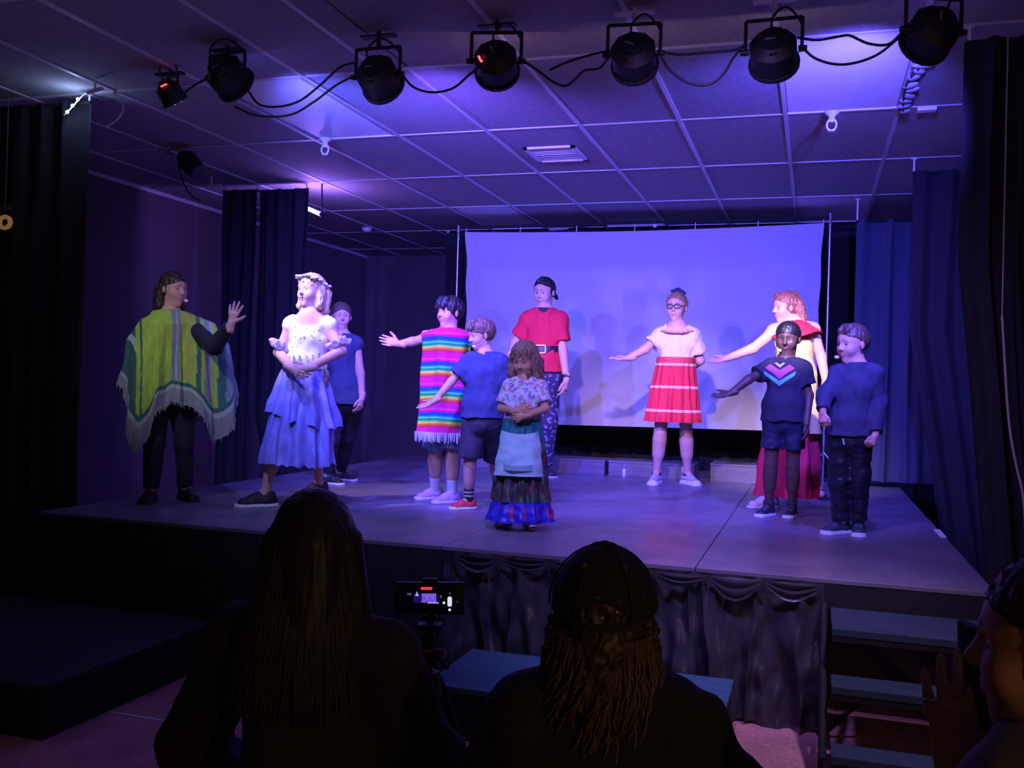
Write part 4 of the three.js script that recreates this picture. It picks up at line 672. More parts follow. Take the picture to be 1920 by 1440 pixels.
  part(b.g, 'waist_sash', skirtGeo(b, yAt(570, 684, z), yAt(570, 700, z), 0.118, 0.126, { c0, pleats: 20, amp: 0.002 }), mat(0.2, 0.19, 0.55, 0.7));
  for (const k of 'AB') shoe(b, k, { upper: [0.015, 0.015, 0.022], soleC: [0.75, 0.76, 0.75], sole: 0.02, len: 0.165 });
}

{ // child behind her
  const z = -6.0, b = figure({ label: 'child in a navy sleeveless top half hidden behind the girl with the crown', group: cast, z, h: 1.27, hh: 0.19, skin: SKIN.rosy, hairC: [0.09, 0.05, 0.03], hd: [640, 594], nk: [642, 632], pv: [650, 748], look: [8, 0], turn: 5,
    elA: [610, 695, 0.0], wrA: [612, 742, 0.05], toA: [614, 775, 0.06], elB: [676, 700, 0.0], wrB: [679, 746, 0.03], toB: [672, 778, 0.05], handB: [[-1, 0, -0.2], [0, 0, 1], 'relaxed'], fA: [621, 908], fB: [645, 901], fyA: 55, fyB: 60 });
  hair(b, { line: 0.3, peak: 0.3, nape: -0.34, locks: [[[0, 0.05, -0.42], [0, -0.1, -0.6], 0.12, 0.1]] });
  shirt(b, 'sleeveless_top', { hem: yAt(650, 757, z), sleeve: 0, color: [0.035, 0.045, 0.10], e: 0.016, flare: 0.02 });
  pants(b, 'leggings', { len: 1.9, color: [0.018, 0.018, 0.028], e: 0.008 });
  part(b.g, 'neckerchief', [skirtGeo({ ...b, pv: b.nk }, b.nk.y + 0.028, b.nk.y - 0.02, 0.045, 0.075, { pleats: 9, amp: 0.012, flat: 0.9, nu: 90, nv: 8 }), skirtGeo({ ...b, pv: b.nk.clone().addScaledVector(b.B.f, 0.02) }, b.nk.y - 0.005, b.nk.y - 0.055, 0.05, 0.06, { pleats: 7, amp: 0.012, flat: 0.9, nu: 90, nv: 8, seed: 5 })], mat(0.62, 0.55, 0.78, 0.8), 'pale ruffled neckerchief');
  for (const k of 'AB') { sock(b, k, 0.2, [0.6, 0.6, 0.62]); shoe(b, k, { upper: [0.02, 0.02, 0.03], soleC: [0.78, 0.78, 0.76], lace: [0.7, 0.7, 0.7] }); }
}

{ // child in a striped serape
  const z = -5.54, b = figure({ label: 'dark-haired child in a rainbow striped serape stretching an arm to the left', group: cast, z, h: 1.28, hh: 0.195, skin: SKIN.rosy, hairC: [0.022, 0.014, 0.014], hd: [842, 587], nk: [841, 624], pv: [838, 775], look: [-50, 0.02], turn: -22,
    shA: [803, 634, 0.02], elA: [772, 641, 0.1], wrA: [748, 645, 0.14], toA: [714, 637, 0.16], handA: [[-0.5, 0.3, 0.8], [0, 1, 0.2], 'flat'], elB: [872, 700, -0.08], wrB: [868, 752, -0.02], toB: [866, 785, 0], fA: [806, 936], fB: [838, 943], fyA: -60, fyB: -55 });
  hair(b, { line: 0.16, peak: 0.1, nape: -0.3, zb: 0.1, thick: 0.055, rough: 0.02, strand: 4, locks: [[[-0.12, 0.4, 0.25], [-0.2, 0.16, 0.36], 0.12, 0.07], [[0.12, 0.4, 0.25], [0.12, 0.17, 0.37], 0.12, 0.07], [[0.3, 0.3, 0.1], [0.33, 0.02, 0.16], 0.1, 0.05]] });
  shirt(b, 'undershirt', { hem: b.pv.y, sleeve: 0.15, color: [0.62, 0.45, 0.35], e: 0.008 });
  pants(b, 'denim_shorts', { len: 0.84, color: [0.16, 0.22, 0.38], e: 0.018, rb: 0.052 });
  const tex = canvasTex(64, 1024, (c, w, h) => {
    const seq = [['#d0147e', 15], ['#e63a93', 5], ['#c2106f', 5], ['#0f4fd0', 9], ['#1a8bf0', 3], ['#49e07a', 4], ['#12a049', 6], ['#8fe05a', 3], ['#f0c231', 4], ['#e0641e', 5], ['#c22a3a', 4]]; let y = 0; const tot = seq.reduce((a, s) => a + s[1], 0), k = h / 4.25 / tot; y = 0;
    for (let n = 0; n < 5; n++) for (const [col, s] of seq) { c.fillStyle = col; c.fillRect(0, y, w, s * k + 1); y += s * k; }
    for (let i = 0; i < 700; i++) { c.fillStyle = `rgba(${rnd() < 0.5 ? '0,0,0' : '255,255,255'},0.07)`; c.fillRect(rnd() * w, rnd() * h, 8 + rnd() * 20, 1); }
  });
  const { r, f } = b.B, top = b.nk.y + 0.034, y1 = yAt(830, 812, z + 0.1), pc = b.nk.clone();
  const panel = (sgn, half, y1, spin, sd) => sheet(70, 60, (u, v) => {
    const hw = lerp(100, half, clamp(v / 0.13, 0, 1)), th = (lerp(-hw, hw, u) + spin * clamp(v / 0.13, 0, 1)) * Math.PI / 180, t = clamp(v / 0.05, 0, 1), w = Math.sin(u * 17 + sd) * 0.011 + noise(u * 4, v * 2, sd) * 0.012;
    const R = lerp(0.05, 0.17, t) - 0.02 * clamp((v - 0.05) / 0.2, 0, 1) + (v - 0.07 > 0 ? (v - 0.07) * 0.038 : 0) + w * clamp(v * 3, 0, 1), s = Math.sin(th) * R * 1.05, c = Math.cos(th) * R * 0.86 * sgn;
    return V(pc.x + r.x * s + f.x * c, lerp(top, y1, v) - 0.012 * t * t * Math.abs(Math.sin(th)), pc.z + r.z * s + f.z * c);
  });
  const fm = new THREE.MeshStandardMaterial({ map: tex, roughness: 0.9, side: THREE.DoubleSide }); tex.flipY = false;
  const fp = part(b.g, 'serape_front', panel(1, 64, y1, 14, 1), fm, 'rainbow striped woven serape');
  const bp = part(b.g, 'serape_back', panel(-1, 72, y1, 8, 4), fm);
  for (const [pp, sgn, half, spin] of [[fp, 1, 64, 14], [bp, -1, 72, 8]]) { const fr = []; for (let k = 0; k < 46; k++) { const th = (lerp(-half, half, k / 45) + spin) * Math.PI / 180, R = 0.188 + Math.sin(k / 45 * 17 + (sgn > 0 ? 1 : 4)) * 0.011, p = V(pc.x + r.x * Math.sin(th) * R * 1.05 + f.x * Math.cos(th) * R * 0.86 * sgn, y1 + 0.004, pc.z + r.z * Math.sin(th) * R * 1.05 + f.z * Math.cos(th) * R * 0.86 * sgn); fr.push(rod(p, p.clone().add(V((rnd() - 0.5) * 0.01, -0.05 - rnd() * 0.015, (rnd() - 0.5) * 0.01)), 0.005, 0.0025, 5)); } part(pp, 'fringe', fr, mat(0.55, 0.55, 0.68, 0.95)); }
  for (const k of 'AB') { sock(b, k, 0.34, [0.66, 0.62, 0.74]); shoe(b, k, { upper: [0.50, 0.34, 0.66], soleC: [0.66, 0.55, 0.78], sole: 0.022, lace: [0.7, 0.65, 0.75] }); }
}

{ // boy in navy T-shirt
  const z = -5.3, b = figure({ label: 'brown-haired boy in a navy T-shirt and dark shorts wearing one visible red sneaker', group: cast, z, h: 1.13, hh: 0.182, skin: SKIN.rosy, hairC: [0.17, 0.10, 0.06], hd: [901, 629], nk: [909, 666], pv: [906, 788], look: [-66, -0.22], turn: -14,
    elA: [846, 716, 0.06], wrA: [815, 752, 0.14], toA: [784, 767, 0.17], handA: [[0.2, 0.9, 0.3], [0, 0.4, -1], 'flat'], elB: [958, 732, -0.06], wrB: [952, 780, 0.0], toB: [948, 808, 0.02], fA: [869, 955], fB: [934, 946], fyA: -62, fyB: -10, girth: 1.12 });
  hair(b, { line: 0.24, peak: 0.2, nape: -0.2, zb: 0.06, thick: 0.06, rough: 0.018, strand: 3, locks: [[[-0.1, 0.45, 0.2], [-0.12, 0.3, 0.36], 0.12, 0.06], [[0.12, 0.45, 0.2], [0.14, 0.29, 0.34], 0.12, 0.06]] });
  headset(b, 1);
  shirt(b, 't_shirt', { hem: yAt(906, 784, z), sleeve: 0.72, color: [0.035, 0.05, 0.13], e: 0.02, flare: 0.03, sw: 0.012, fold: 0.005 });
  pants(b, 'shorts', { len: 0.92, color: [0.035, 0.033, 0.055], e: 0.018, rb: 0.05 });
  for (const k of 'AB') { sock(b, k, 0.3, null, (t) => (t > 0.3 && t < 0.42) || (t > 0.62 && t < 0.72) ? [0.6, 0.6, 0.35] : [0.02, 0.02, 0.025]); shoe(b, k, { upper: [0.62, 0.05, 0.04], soleC: [0.75, 0.66, 0.66], sole: 0.02, lace: [0.7, 0.2, 0.18] }); }
}

{ // small girl in front
  const z = -4.74, b = figure({ label: 'smallest girl standing nearest the audience with folded arms and a pale blue apron', group: cast, z, h: 0.97, hh: 0.18, skin: SKIN.tan, hairC: [0.20, 0.13, 0.085], hd: [983, 676], nk: [985, 713], pv: [980, 800], look: [-22, -0.3], turn: -6,
    elA: [940, 766, 0.04], wrA: [968, 771, 0.11], toA: [992, 768, 0.12], elB: [1023, 766, 0.04], wrB: [986, 780, 0.12], toB: [958, 786, 0.13], handA: [[0, 0, -1], [0, 1, 0], 'relaxed'], handB: [[0, 0, -1], [0, 1, 0], 'relaxed'], fA: [945, 984], fB: [992, 985], fyA: -25, fyB: 10 });
  hair(b, { line: 0.24, peak: 0.2, nape: -0.5, zb: 0.08, burn: 0.0, thick: 0.06, rough: 0.03, locks: [[[0.3, 0.1, 0], [0.36, -0.5, 0.1], 0.14, 0.12], [[0.36, -0.5, 0.1], [0.42, -1.15, 0.16], 0.12, 0.05], [[-0.3, 0.1, 0], [-0.34, -0.45, 0.12], 0.14, 0.13], [[-0.34, -0.45, 0.12], [-0.3, -0.62, 0.2], 0.12, 0.08], [[0, 0, -0.38], [0, -0.7, -0.36], 0.28, 0.2], [[0.28, -0.1, -0.3], [0.34, -1.0, -0.28], 0.18, 0.09], [[-0.33, -0.2, 0.12], [-0.34, -0.34, 0.2], 0.15, 0.13], [[0.2, -0.3, 0.28], [0.16, -0.7, 0.3], 0.07, 0.03]] });
  shirt(b, 'flowered_blouse', { hem: yAt(980, 792, z), sleeve: 0.8, sw: 0.008, e: 0.012, color: (x, y, zz) => { const q1 = noise(x * 34, y * 34, zz * 34), q2 = noise(x * 34 + 40, y * 34, zz * 34), q3 = noise(x * 26 - 30, y * 26, zz * 26); if (q1 > 0.5) return [0.55, 0.14, 0.26]; if (q2 > 0.5) return [0.10, 0.13, 0.45]; if (q3 > 0.55) return [0.25, 0.34, 0.2]; const k = 1 + 0.1 * noise(x * 40, y * 40, zz * 40); return [0.46 * k, 0.52 * k, 0.66 * k]; }, label: 'pale blue blouse printed with flowers' });
  const R0 = 0.098, cen = at(979, 800, z);
  part(b.g, 'skirt', skirtGeo(b, yAt(980, 786, z), yAt(976, 938, z), R0, 0.145, { c0: cen, c1: at(977, 940, z), pleats: 12, amp: 0.014, flat: 0.85, color: (u, v, p) => { if (v < 0.25) { const n = 1 + 0.3 * noise(p.x * 60, p.y * 20, p.z * 60); return [0.015 * n, 0.16 * n, 0.2 * n]; } const k = noise(p.x * 40, p.y * 9, p.z * 40); return k > 0.35 ? [0.06, 0.16, 0.12] : k < -0.45 ? [0.16, 0.05, 0.06] : [0.025, 0.03, 0.055]; } }), satinMat, 'teal and dark patterned skirt');
  part(b.g, 'skirt_hem', skirtGeo(b, yAt(976, 938, z), yAt(976, 976, z), 0.147, 0.168, { c0: at(977, 940, z), c1: at(976, 976, z), pleats: 12, amp: 0.016, flat: 0.85, color: (u, v, p) => (Math.abs(((u * 14) % 1) - 0.5) < 0.09 && v > 0.2 && v < 0.85 ? [0.5, 0.04, 0.12] : [0.025, 0.02, 0.52]) }), satinMat, 'bright blue hem band with small red figures');
  const apC = (u) => (u - 0.5) * 1.9; // apron over the front of the skirt
  const ap = part(b.g, 'apron', sheet(60, 40, (u, v) => { const a = apC(u), y = lerp(yAt(975, 814, z + 0.1) + 0.02 * Math.pow(Math.abs(u - 0.5) * 2, 2), yAt(975, 893, z + 0.12), v), t = v, R = lerp(0.124, 0.165, t) + 0.006 * Math.sin(u * 9 + 1) + 0.006 * noise(u * 3, v * 3, 6); const c = cen, { r, f } = b.B; return V(c.x + r.x * R * Math.sin(a) * 0.95 + f.x * R * Math.cos(a) * 0.9, y, c.z + r.z * R * Math.sin(a) * 0.95 + f.z * R * Math.cos(a) * 0.9); }), mat(0.32, 0.55, 0.66, 0.8), 'pale blue apron');
  { const { r, f } = b.B; part(ap, 'apron_pocket', sheet(30, 10, (u, v) => { const a = (u - 0.5) * 0.95, R = 0.168 + 0.01 * Math.sin(u * Math.PI), y = lerp(yAt(972, 870, z + 0.12), yAt(972, 882, z + 0.12), v) - 0.008 * Math.sin(u * Math.PI) * (1 - v); return V(cen.x + r.x * R * Math.sin(a) * 0.95 + f.x * R * Math.cos(a) * 0.9, y, cen.z + r.z * R * Math.sin(a) * 0.95 + f.z * R * Math.cos(a) * 0.9); }), mat(0.22, 0.4, 0.5, 0.8)); }
  shoe(b, 'A', { upper: [0.02, 0.02, 0.03], soleC: [0.3, 0.3, 0.32], name: 'shoe' }); shoe(b, 'B', { upper: [0.35, 0.42, 0.6], soleC: [0.5, 0.5, 0.55], name: 'shoe' });
}

{ // man in red
  const z = -7.42, b = figure({ label: 'young man in a red shirt with a wide black belt and square buckle', group: cast, z, h: 1.63, hh: 0.235, skin: SKIN.fair, hairC: [0.02, 0.014, 0.012], hd: [1020, 549], nk: [1021, 585], pv: [1014, 702], look: [-26, -0.16], turn: -8,
    elA: [966, 642, 0.0], wrA: [957, 672, 0.12], toA: [958, 700, 0.14], elB: [1055, 655, 0.0], wrB: [1062, 712, 0.05], toB: [1058, 747, 0.06], handB: [[-1, 0, -0.3], [0, 0, 1], 'relaxed'], fA: [988, 896], fB: [1026, 894], fyA: -20, fyB: 25, girth: 1.08 });
  hair(b, { line: 0.385, peak: 0.3, nape: -0.28, thick: 0.035, locks: [[[0.1, -0.02, -0.5], [0.28, -0.22, -0.42], 0.09, 0.06], [[0, 0.46, 0.1], [-0.1, 0.42, 0.22], 0.1, 0.05]] });
  shirt(b, 'red_shirt', { hem: yAt(1014, 698, z), sleeve: 0.72, sw: 0.014, vneck: 0.05, e: 0.016, flare: 0.02, color: [0.62, 0.012, 0.05], fold: 0.005 });
  shirt({ ...b }, 'undershirt', { hem: b.nk.y - 0.16, sleeve: 0, e: 0.009, neck: 0.036, color: [0.02, 0.018, 0.04] });
  part(b.g, 'collar', [-1, 1].map((s) => { const p = b.nk, { r, f } = b.B; return sheet(10, 6, (u, v) => p.clone().addScaledVector(r, s * lerp(0.062, 0.03, u) * (1 + 0.35 * v)).addScaledVector(f, lerp(-0.02, 0.085, u)).addScaledVector(UPV, lerp(0.035, -0.02, u) - v * 0.045)); }), mat(0.55, 0.36, 0.14, 0.7), 'tan collar points');
  pants(b, 'patterned_trousers', { len: 1.95, e: 0.014, rk: 0.04, rb: 0.03, color: (x, y, zz) => { const n = noise(x * 22, y * 22, zz * 22); return n > 0.45 ? [0.25, 0.22, 0.36] : [0.03, 0.03, 0.085]; } });
  const by = yAt(1022, 656, z), belt = part(b.g, 'belt', skirtGeo(b, by + 0.03, by - 0.028, 0.156, 0.158, { c0: b.pv.clone().lerp(b.nk, 0.36), pleats: 3, amp: 0.001, flat: 0.8, nu: 80, nv: 4 }), mat(0.015, 0.013, 0.014, 0.4));
  { const c = b.pv.clone().lerp(b.nk, 0.36).addScaledVector(b.B.f, 0.131).setY(by), q = new THREE.Quaternion().setFromRotationMatrix(new THREE.Matrix4().makeBasis(b.B.r, b.B.u, b.B.f)); part(belt, 'buckle', [box(-0.05, 0.05, 0.024, 0.036, -0.006, 0.006, 0.003), box(-0.05, 0.05, -0.036, -0.024, -0.006, 0.006, 0.003), box(-0.05, -0.038, -0.036, 0.036, -0.006, 0.006, 0.003), box(0.038, 0.05, -0.036, 0.036, -0.006, 0.006, 0.003)].map((g) => g.applyQuaternion(q).translate(c.x, c.y, c.z)), mat(0.72, 0.5, 0.2, 0.35, { metalness: 0.5 }), 'square gold buckle'); }
  part(b.g, 'wristwatch', rod(b.wrB.clone().lerp(b.elB, 0.06), b.wrB.clone().lerp(b.elB, 0.16), 0.034, 0.034, 16), M.black);
  for (const k of 'AB') shoe(b, k, { upper: [0.03, 0.03, 0.035], soleC: [0.5, 0.5, 0.52], name: 'shoe' });
}

{ // woman in white blouse and red skirt
  const z = -7.42, b = figure({ label: 'woman with glasses in a white blouse and red tiered skirt before the screen', group: cast, z, h: 1.53, hh: 0.226, skin: SKIN.rosy, hairC: [0.34, 0.19, 0.09], hd: [1268, 577], nk: [1270, 614], pv: [1266, 722], look: [-14, 0], turn: -4,
    elA: [1209, 655, 0.05], wrA: [1179, 671, 0.1], toA: [1150, 674, 0.13], handA: [[0.1, 1, 0.2], [0, 0.2, -1], 'flat'], elB: [1313, 676, -0.06], wrB: [1290, 694, -0.2], toB: [1268, 698, -0.22], fA: [1228, 908], fB: [1294, 909], fyA: -12, fyB: 32 });
  hair(b, { line: 0.37, peak: 0.3, nape: -0.3, locks: [[[0, 0.45, -0.12], [0.03, 0.56, -0.18], 0.14, 0.12]] });
  const W = worldOf(b.hd, b.HB, b.hh);
  part(b.g, 'hair_bow', [[-0.12, 0.58, -0.02], [0.14, 0.57, -0.04], [0.02, 0.64, -0.06], [0.22, 0.5, -0.04]].map((p) => ball(W(...p), b.hh * 0.085, 1.2, 0.7, 0.8, 10)), mat(0.02, 0.025, 0.07, 0.7), 'dark bow on top of the head');
  { const gl = part(b.g, 'glasses', [-1, 1].map((s) => new THREE.TorusGeometry(b.hh * 0.085, b.hh * 0.014, 8, 22).scale(1.25, 0.9, 1).applyQuaternion(new THREE.Quaternion().setFromRotationMatrix(new THREE.Matrix4().makeBasis(b.HB.r, b.HB.u, b.HB.f))).translate(...W(s * 0.13, 0.02, 0.4).toArray())).concat([rod(W(-0.03, 0.03, 0.4), W(0.03, 0.03, 0.4), 0.003), rod(W(0.24, 0.04, 0.38), W(0.34, 0.04, 0.0), 0.0025), rod(W(-0.24, 0.04, 0.38), W(-0.34, 0.04, 0.0), 0.0025)]), mat(0.015, 0.012, 0.02, 0.3)); }
  shirt(b, 'blouse', { hem: yAt(1268, 674, z), sleeve: [0.62, 0.72], sw: 0.02, e: 0.012, neck: 0.055, color: [0.76, 0.70, 0.66], fold: 0.006, label: 'white puff-sleeved blouse' });
  part(b.g, 'neck_ruffle', skirtGeo({ ...b, pv: b.nk }, b.nk.y + 0.014, b.nk.y - 0.018, 0.068, 0.158, { pleats: 22, amp: 0.008, flat: 0.76, droop: 0.035, nu: 200, nv: 8, color: (u, v) => (v > 0.75 ? [0.62, 0.22, 0.14] : v < 0.15 ? [0.6, 0.24, 0.12] : [0.74, 0.50, 0.40]) }), clothMat, 'peach ruffle with coral edging round the neckline');
  for (const [k, t] of [['A', 0.6], ['B', 0.7]]) { const p = b['sh' + k].clone().lerp(b['el' + k], t), q = b['sh' + k].clone().lerp(b['el' + k], t - 0.05); part(b.g, 'cuff_trim', rod(p, q, b.h * 0.025 + 0.034, b.h * 0.025 + 0.034, 20), mat(0.72, 0.42, 0.34, 0.8)); }
  const c0 = at(1267, 672, z), c1 = at(1261, 790, z), RED = (u, v, p) => { const n = 1 + 0.12 * noise(p.x * 30, p.y * 8, p.z * 30); return [0.66 * n, 0.022 * n, 0.045 * n]; };
  part(b.g, 'skirt', skirtGeo(b, yAt(1267, 671, z), yAt(1261, 791, z), 0.142, 0.205, { c0, c1, pleats: 15, amp: 0.016, color: RED, flat: 0.82, seed: 3 }), clothMat, 'red tiered skirt');
  part(b.g, 'waistband', skirtGeo(b, yAt(1267, 670, z), yAt(1267, 682, z), 0.146, 0.15, { c0, pleats: 4, amp: 0.001, flat: 0.82 }), mat(0.62, 0.05, 0.06, 0.7));
  for (const py of [684, 726, 770]) { const t = (py - 671) / 120; part(b.g, 'skirt_band', skirtGeo(b, yAt(1267, 671, z), yAt(1261, 791, z), 0.142, 0.205, { c0, c1, pleats: 15, amp: 0.016, flat: 0.82, seed: 3, nv: 3, range: [t - 0.02, t + 0.02], off: 0.003 }), mat(0.75, 0.42, 0.38, 0.75), 'pale trim band on the red skirt'); }
  for (const k of 'AB') { sock(b, k, 0.05, [0.02, 0.02, 0.03]); shoe(b, k, { upper: [0.52, 0.48, 0.6], soleC: [0.8, 0.78, 0.78], sole: 0.045, high: true, lace: [0.1, 0.1, 0.14], label: 'white platform sneaker' }); }
}

{ // woman in yellow with red
  const z = -6.5, b = figure({ label: 'auburn-haired woman with bare shoulders in a yellow dress with red ruffle and red skirt', group: cast, z, h: 1.43, hh: 0.2, skin: SKIN.rosy, hairC: [0.34, 0.12, 0.07], hd: [1472, 578], nk: [1490, 609], pv: [1488, 728], look: [-62, -0.06], turn: -20,
    shA: [1452, 621, 0.06], elA: [1411, 654, 0.12], wrA: [1366, 671, 0.16], toA: [1331, 680, 0.19], handA: [[0.1, 1, 0.4], [0, 0.3, -1], 'flat'], shB: [1524, 618, -0.02], elB: [1540, 670, -0.02], wrB: [1548, 714, 0.05], toB: [1546, 744, 0.08], fA: [1432, 952], fB: [1537, 934], fyA: -55, fyB: 20 });
  hair(b, { line: 0.35, peak: 0.3, nape: -0.4, thick: 0.05, rough: 0.02, locks: [[[0.2, 0.1, -0.35], [0.3, -0.3, -0.42], 0.2, 0.16], [[0.3, -0.3, -0.42], [0.5, -0.62, -0.4], 0.15, 0.07], [[0, 0.4, -0.2], [0.1, 0.42, -0.34], 0.14, 0.12], [[-0.12, 0.42, 0.2], [-0.3, 0.26, 0.18], 0.1, 0.07]] });
  shirt(b, 'yellow_bodice', { hem: yAt(1490, 740, z), sleeve: 0, e: 0.012, top: b.nk.y - 0.062, color: [0.70, 0.56, 0.16], flare: 0.01 });
  part(b.g, 'red_ruffle', skirtGeo({ ...b, pv: b.nk }, b.nk.y + 0.03, b.nk.y - 0.045, 0.066, 0.175, { c1: b.nk.clone().addScaledVector(b.B.f, 0.02), pleats: 14, amp: 0.01, flat: 0.9, droop: 0.06, nv: 12, color: (u, v) => [0.6, 0.015, 0.04] }), clothMat, 'red ruffle round the shoulders');
  const c0 = at(1490, 735, z);
  part(b.g, 'yellow_panel', sheet(16, 30, (u, v) => { const a = 0.75 + u * 1.0, R = 0.135 + 0.05 * v + 0.012 * Math.sin(u * 9 + v * 3), { r, f } = b.B; return V(c0.x + r.x * R * Math.sin(a) + f.x * R * Math.cos(a), lerp(yAt(1530, 730, z), yAt(1530, 812, z), v), c0.z + r.z * R * Math.sin(a) + f.z * R * Math.cos(a)); }), mat(0.68, 0.56, 0.2, 0.75), 'yellow side panel of the dress');
  part(b.g, 'red_skirt', skirtGeo(b, yAt(1490, 730, z), yAt(1478, 930, z), 0.125, 0.19, { c0, c1: at(1474, 934, z), pleats: 9, amp: 0.03, flat: 0.8, seed: 5, color: (u, v, p) => { const n = 1 + 0.15 * noise(p.x * 20, p.y * 4, p.z * 20); return [0.62 * n, 0.012 * n, 0.06 * n]; } }), satinMat, 'long red skirt');
  shoe(b, 'A', { upper: [0.7, 0.6, 0.66], soleC: [0.75, 0.7, 0.72], name: 'shoe' });
  { const p = b.ftB.clone(), d = b.fdB, s = UPV.clone().cross(d), sd = part(b.g, 'sandal', [box(-0.04, 0.04, 0.0005, 0.016, -0.11, 0.11, 0.007)].map((g) => g.applyQuaternion(new THREE.Quaternion().setFromRotationMatrix(new THREE.Matrix4().makeBasis(s, UPV, d))).translate(p.x, p.y, p.z)), mat(0.03, 0.02, 0.025, 0.6)); part(sd, 'strap', tube([p.clone().addScaledVector(s, -0.042).add(V(0, 0.012, 0)), p.clone().addScaledVector(d, 0.03).add(V(0, 0.06, 0)), p.clone().addScaledVector(s, 0.042).add(V(0, 0.012, 0))], 0.009, 16), mat(0.03, 0.02, 0.025, 0.5)); }
}

{ // girl in heart T-shirt
  const z = -5.88, b = figure({ label: 'dark-skinned girl in a black T-shirt with a purple and blue heart print', group: cast, z, h: 1.185, hh: 0.2, skin: SKIN.dark, lip: [0.1, 0.04, 0.035], hairC: [0.008, 0.007, 0.008], hd: [1477, 636], nk: [1474, 677], pv: [1470, 785], look: [-12, -0.12], turn: -6,
    elA: [1403, 712, 0.1], wrA: [1371, 737, 0.17], toA: [1342, 744, 0.2], handA: [[0.2, 0.9, 0.4], [0, 0.4, -1], 'flat'], elB: [1517, 742, 0.0], wrB: [1512, 793, 0.05], toB: [1516, 824, 0.07], handB: [[-1, 0, -0.2], [0, 0, 1], 'relaxed'], fA: [1435, 968], fB: [1482, 970], fyA: -28, fyB: -12 });
  hair(b, { line: 0.27, peak: 0.2, nape: -0.26, thick: 0.03, rough: 0.008, locks: [[[0, 0.2, -0.44], [0, 0.22, -0.55], 0.16, 0.14]] });
  headset(b, -1);
  const sh = shirt(b, 'heart_t_shirt', { hem: yAt(1470, 790, z), sleeve: [0.6, 0.6], sw: 0.01, color: [0.014, 0.015, 0.035], e: 0.017, flare: 0.02, fold: 0.004 });
  // the print, laid on the cloth
  const lay = (pts, m, label) => { const shp = new THREE.Shape(pts.map(([x, y]) => new THREE.Vector2(x, y))), g0 = new THREE.ShapeGeometry(shp), tri = g0.toNonIndexed().attributes.position, out = []; const split = (A, Bv, Cc, n) => { if (!n) { out.push(A, Bv, Cc); return; } const ab = A.clone().lerp(Bv, 0.5), bc = Bv.clone().lerp(Cc, 0.5), ca = Cc.clone().lerp(A, 0.5); split(A, ab, ca, n - 1); split(ab, Bv, bc, n - 1); split(ca, bc, Cc, n - 1); split(ab, bc, ca, n - 1); };
    for (let i = 0; i < tri.count; i += 3) split(...[0, 1, 2].map((k) => new THREE.Vector2(tri.getX(i + k), tri.getY(i + k))), 3);
    const pos = [], d = EYE.clone().sub(b.nk).setY(0).normalize(), rr = UPV.clone().cross(d);
    for (const q of out) { const p0 = at(1462, 700, z).addScaledVector(rr, q.x).addScaledVector(UPV, q.y); let t = 0.2; for (let k = 0; k < 60; k++) { const p = p0.clone().addScaledVector(d, t), e = sh.field.at(p.x, p.y, p.z); if (e < 0.001) break; t -= Math.max(0.0008, e * 0.7); } const p = p0.addScaledVector(d, t + 0.0025); pos.push(p.x, p.y, p.z); }
    const g = new THREE.BufferGeometry(); g.setAttribute('position', new THREE.Float32BufferAttribute(pos, 3)); g.computeVertexNormals(); part(sh, 'heart_print', g, m, label); };
  lay([[-0.085, 0.03], [-0.055, 0.052], [-0.02, 0.03], [0, 0.018], [0.02, 0.03], [0.055, 0.052], [0.085, 0.03], [0.06, 0.012], [0.03, -0.008], [0, -0.038], [-0.03, -0.008], [-0.06, 0.012]], mat(0.36, 0.06, 0.5, 0.7), 'purple heart top');
  lay([[-0.03, 0.06], [0.0, 0.032], [0.03, 0.06], [0.018, 0.062], [0, 0.048], [-0.018, 0.062]], mat(0.5, 0.5, 0.55, 0.7), 'grey notch of the heart');
  lay([[-0.09, 0.012], [-0.085, -0.012], [0, -0.075], [0.085, -0.012], [0.09, 0.012], [0, -0.045]], mat(0.10, 0.5, 0.7, 0.7), 'blue chevron below the heart');
  pants(b, 'shorts', { len: 0.62, color: [0.018, 0.022, 0.05], e: 0.01, rb: 0.044, mat: satinMat });
  for (const k of 'AB') { sock(b, k, 0.12, [0.02, 0.02, 0.03]); shoe(b, k, { upper: [0.018, 0.02, 0.04], soleC: [0.62, 0.64, 0.72], sole: 0.022, lace: [0.4, 0.4, 0.45], high: true }); }
}

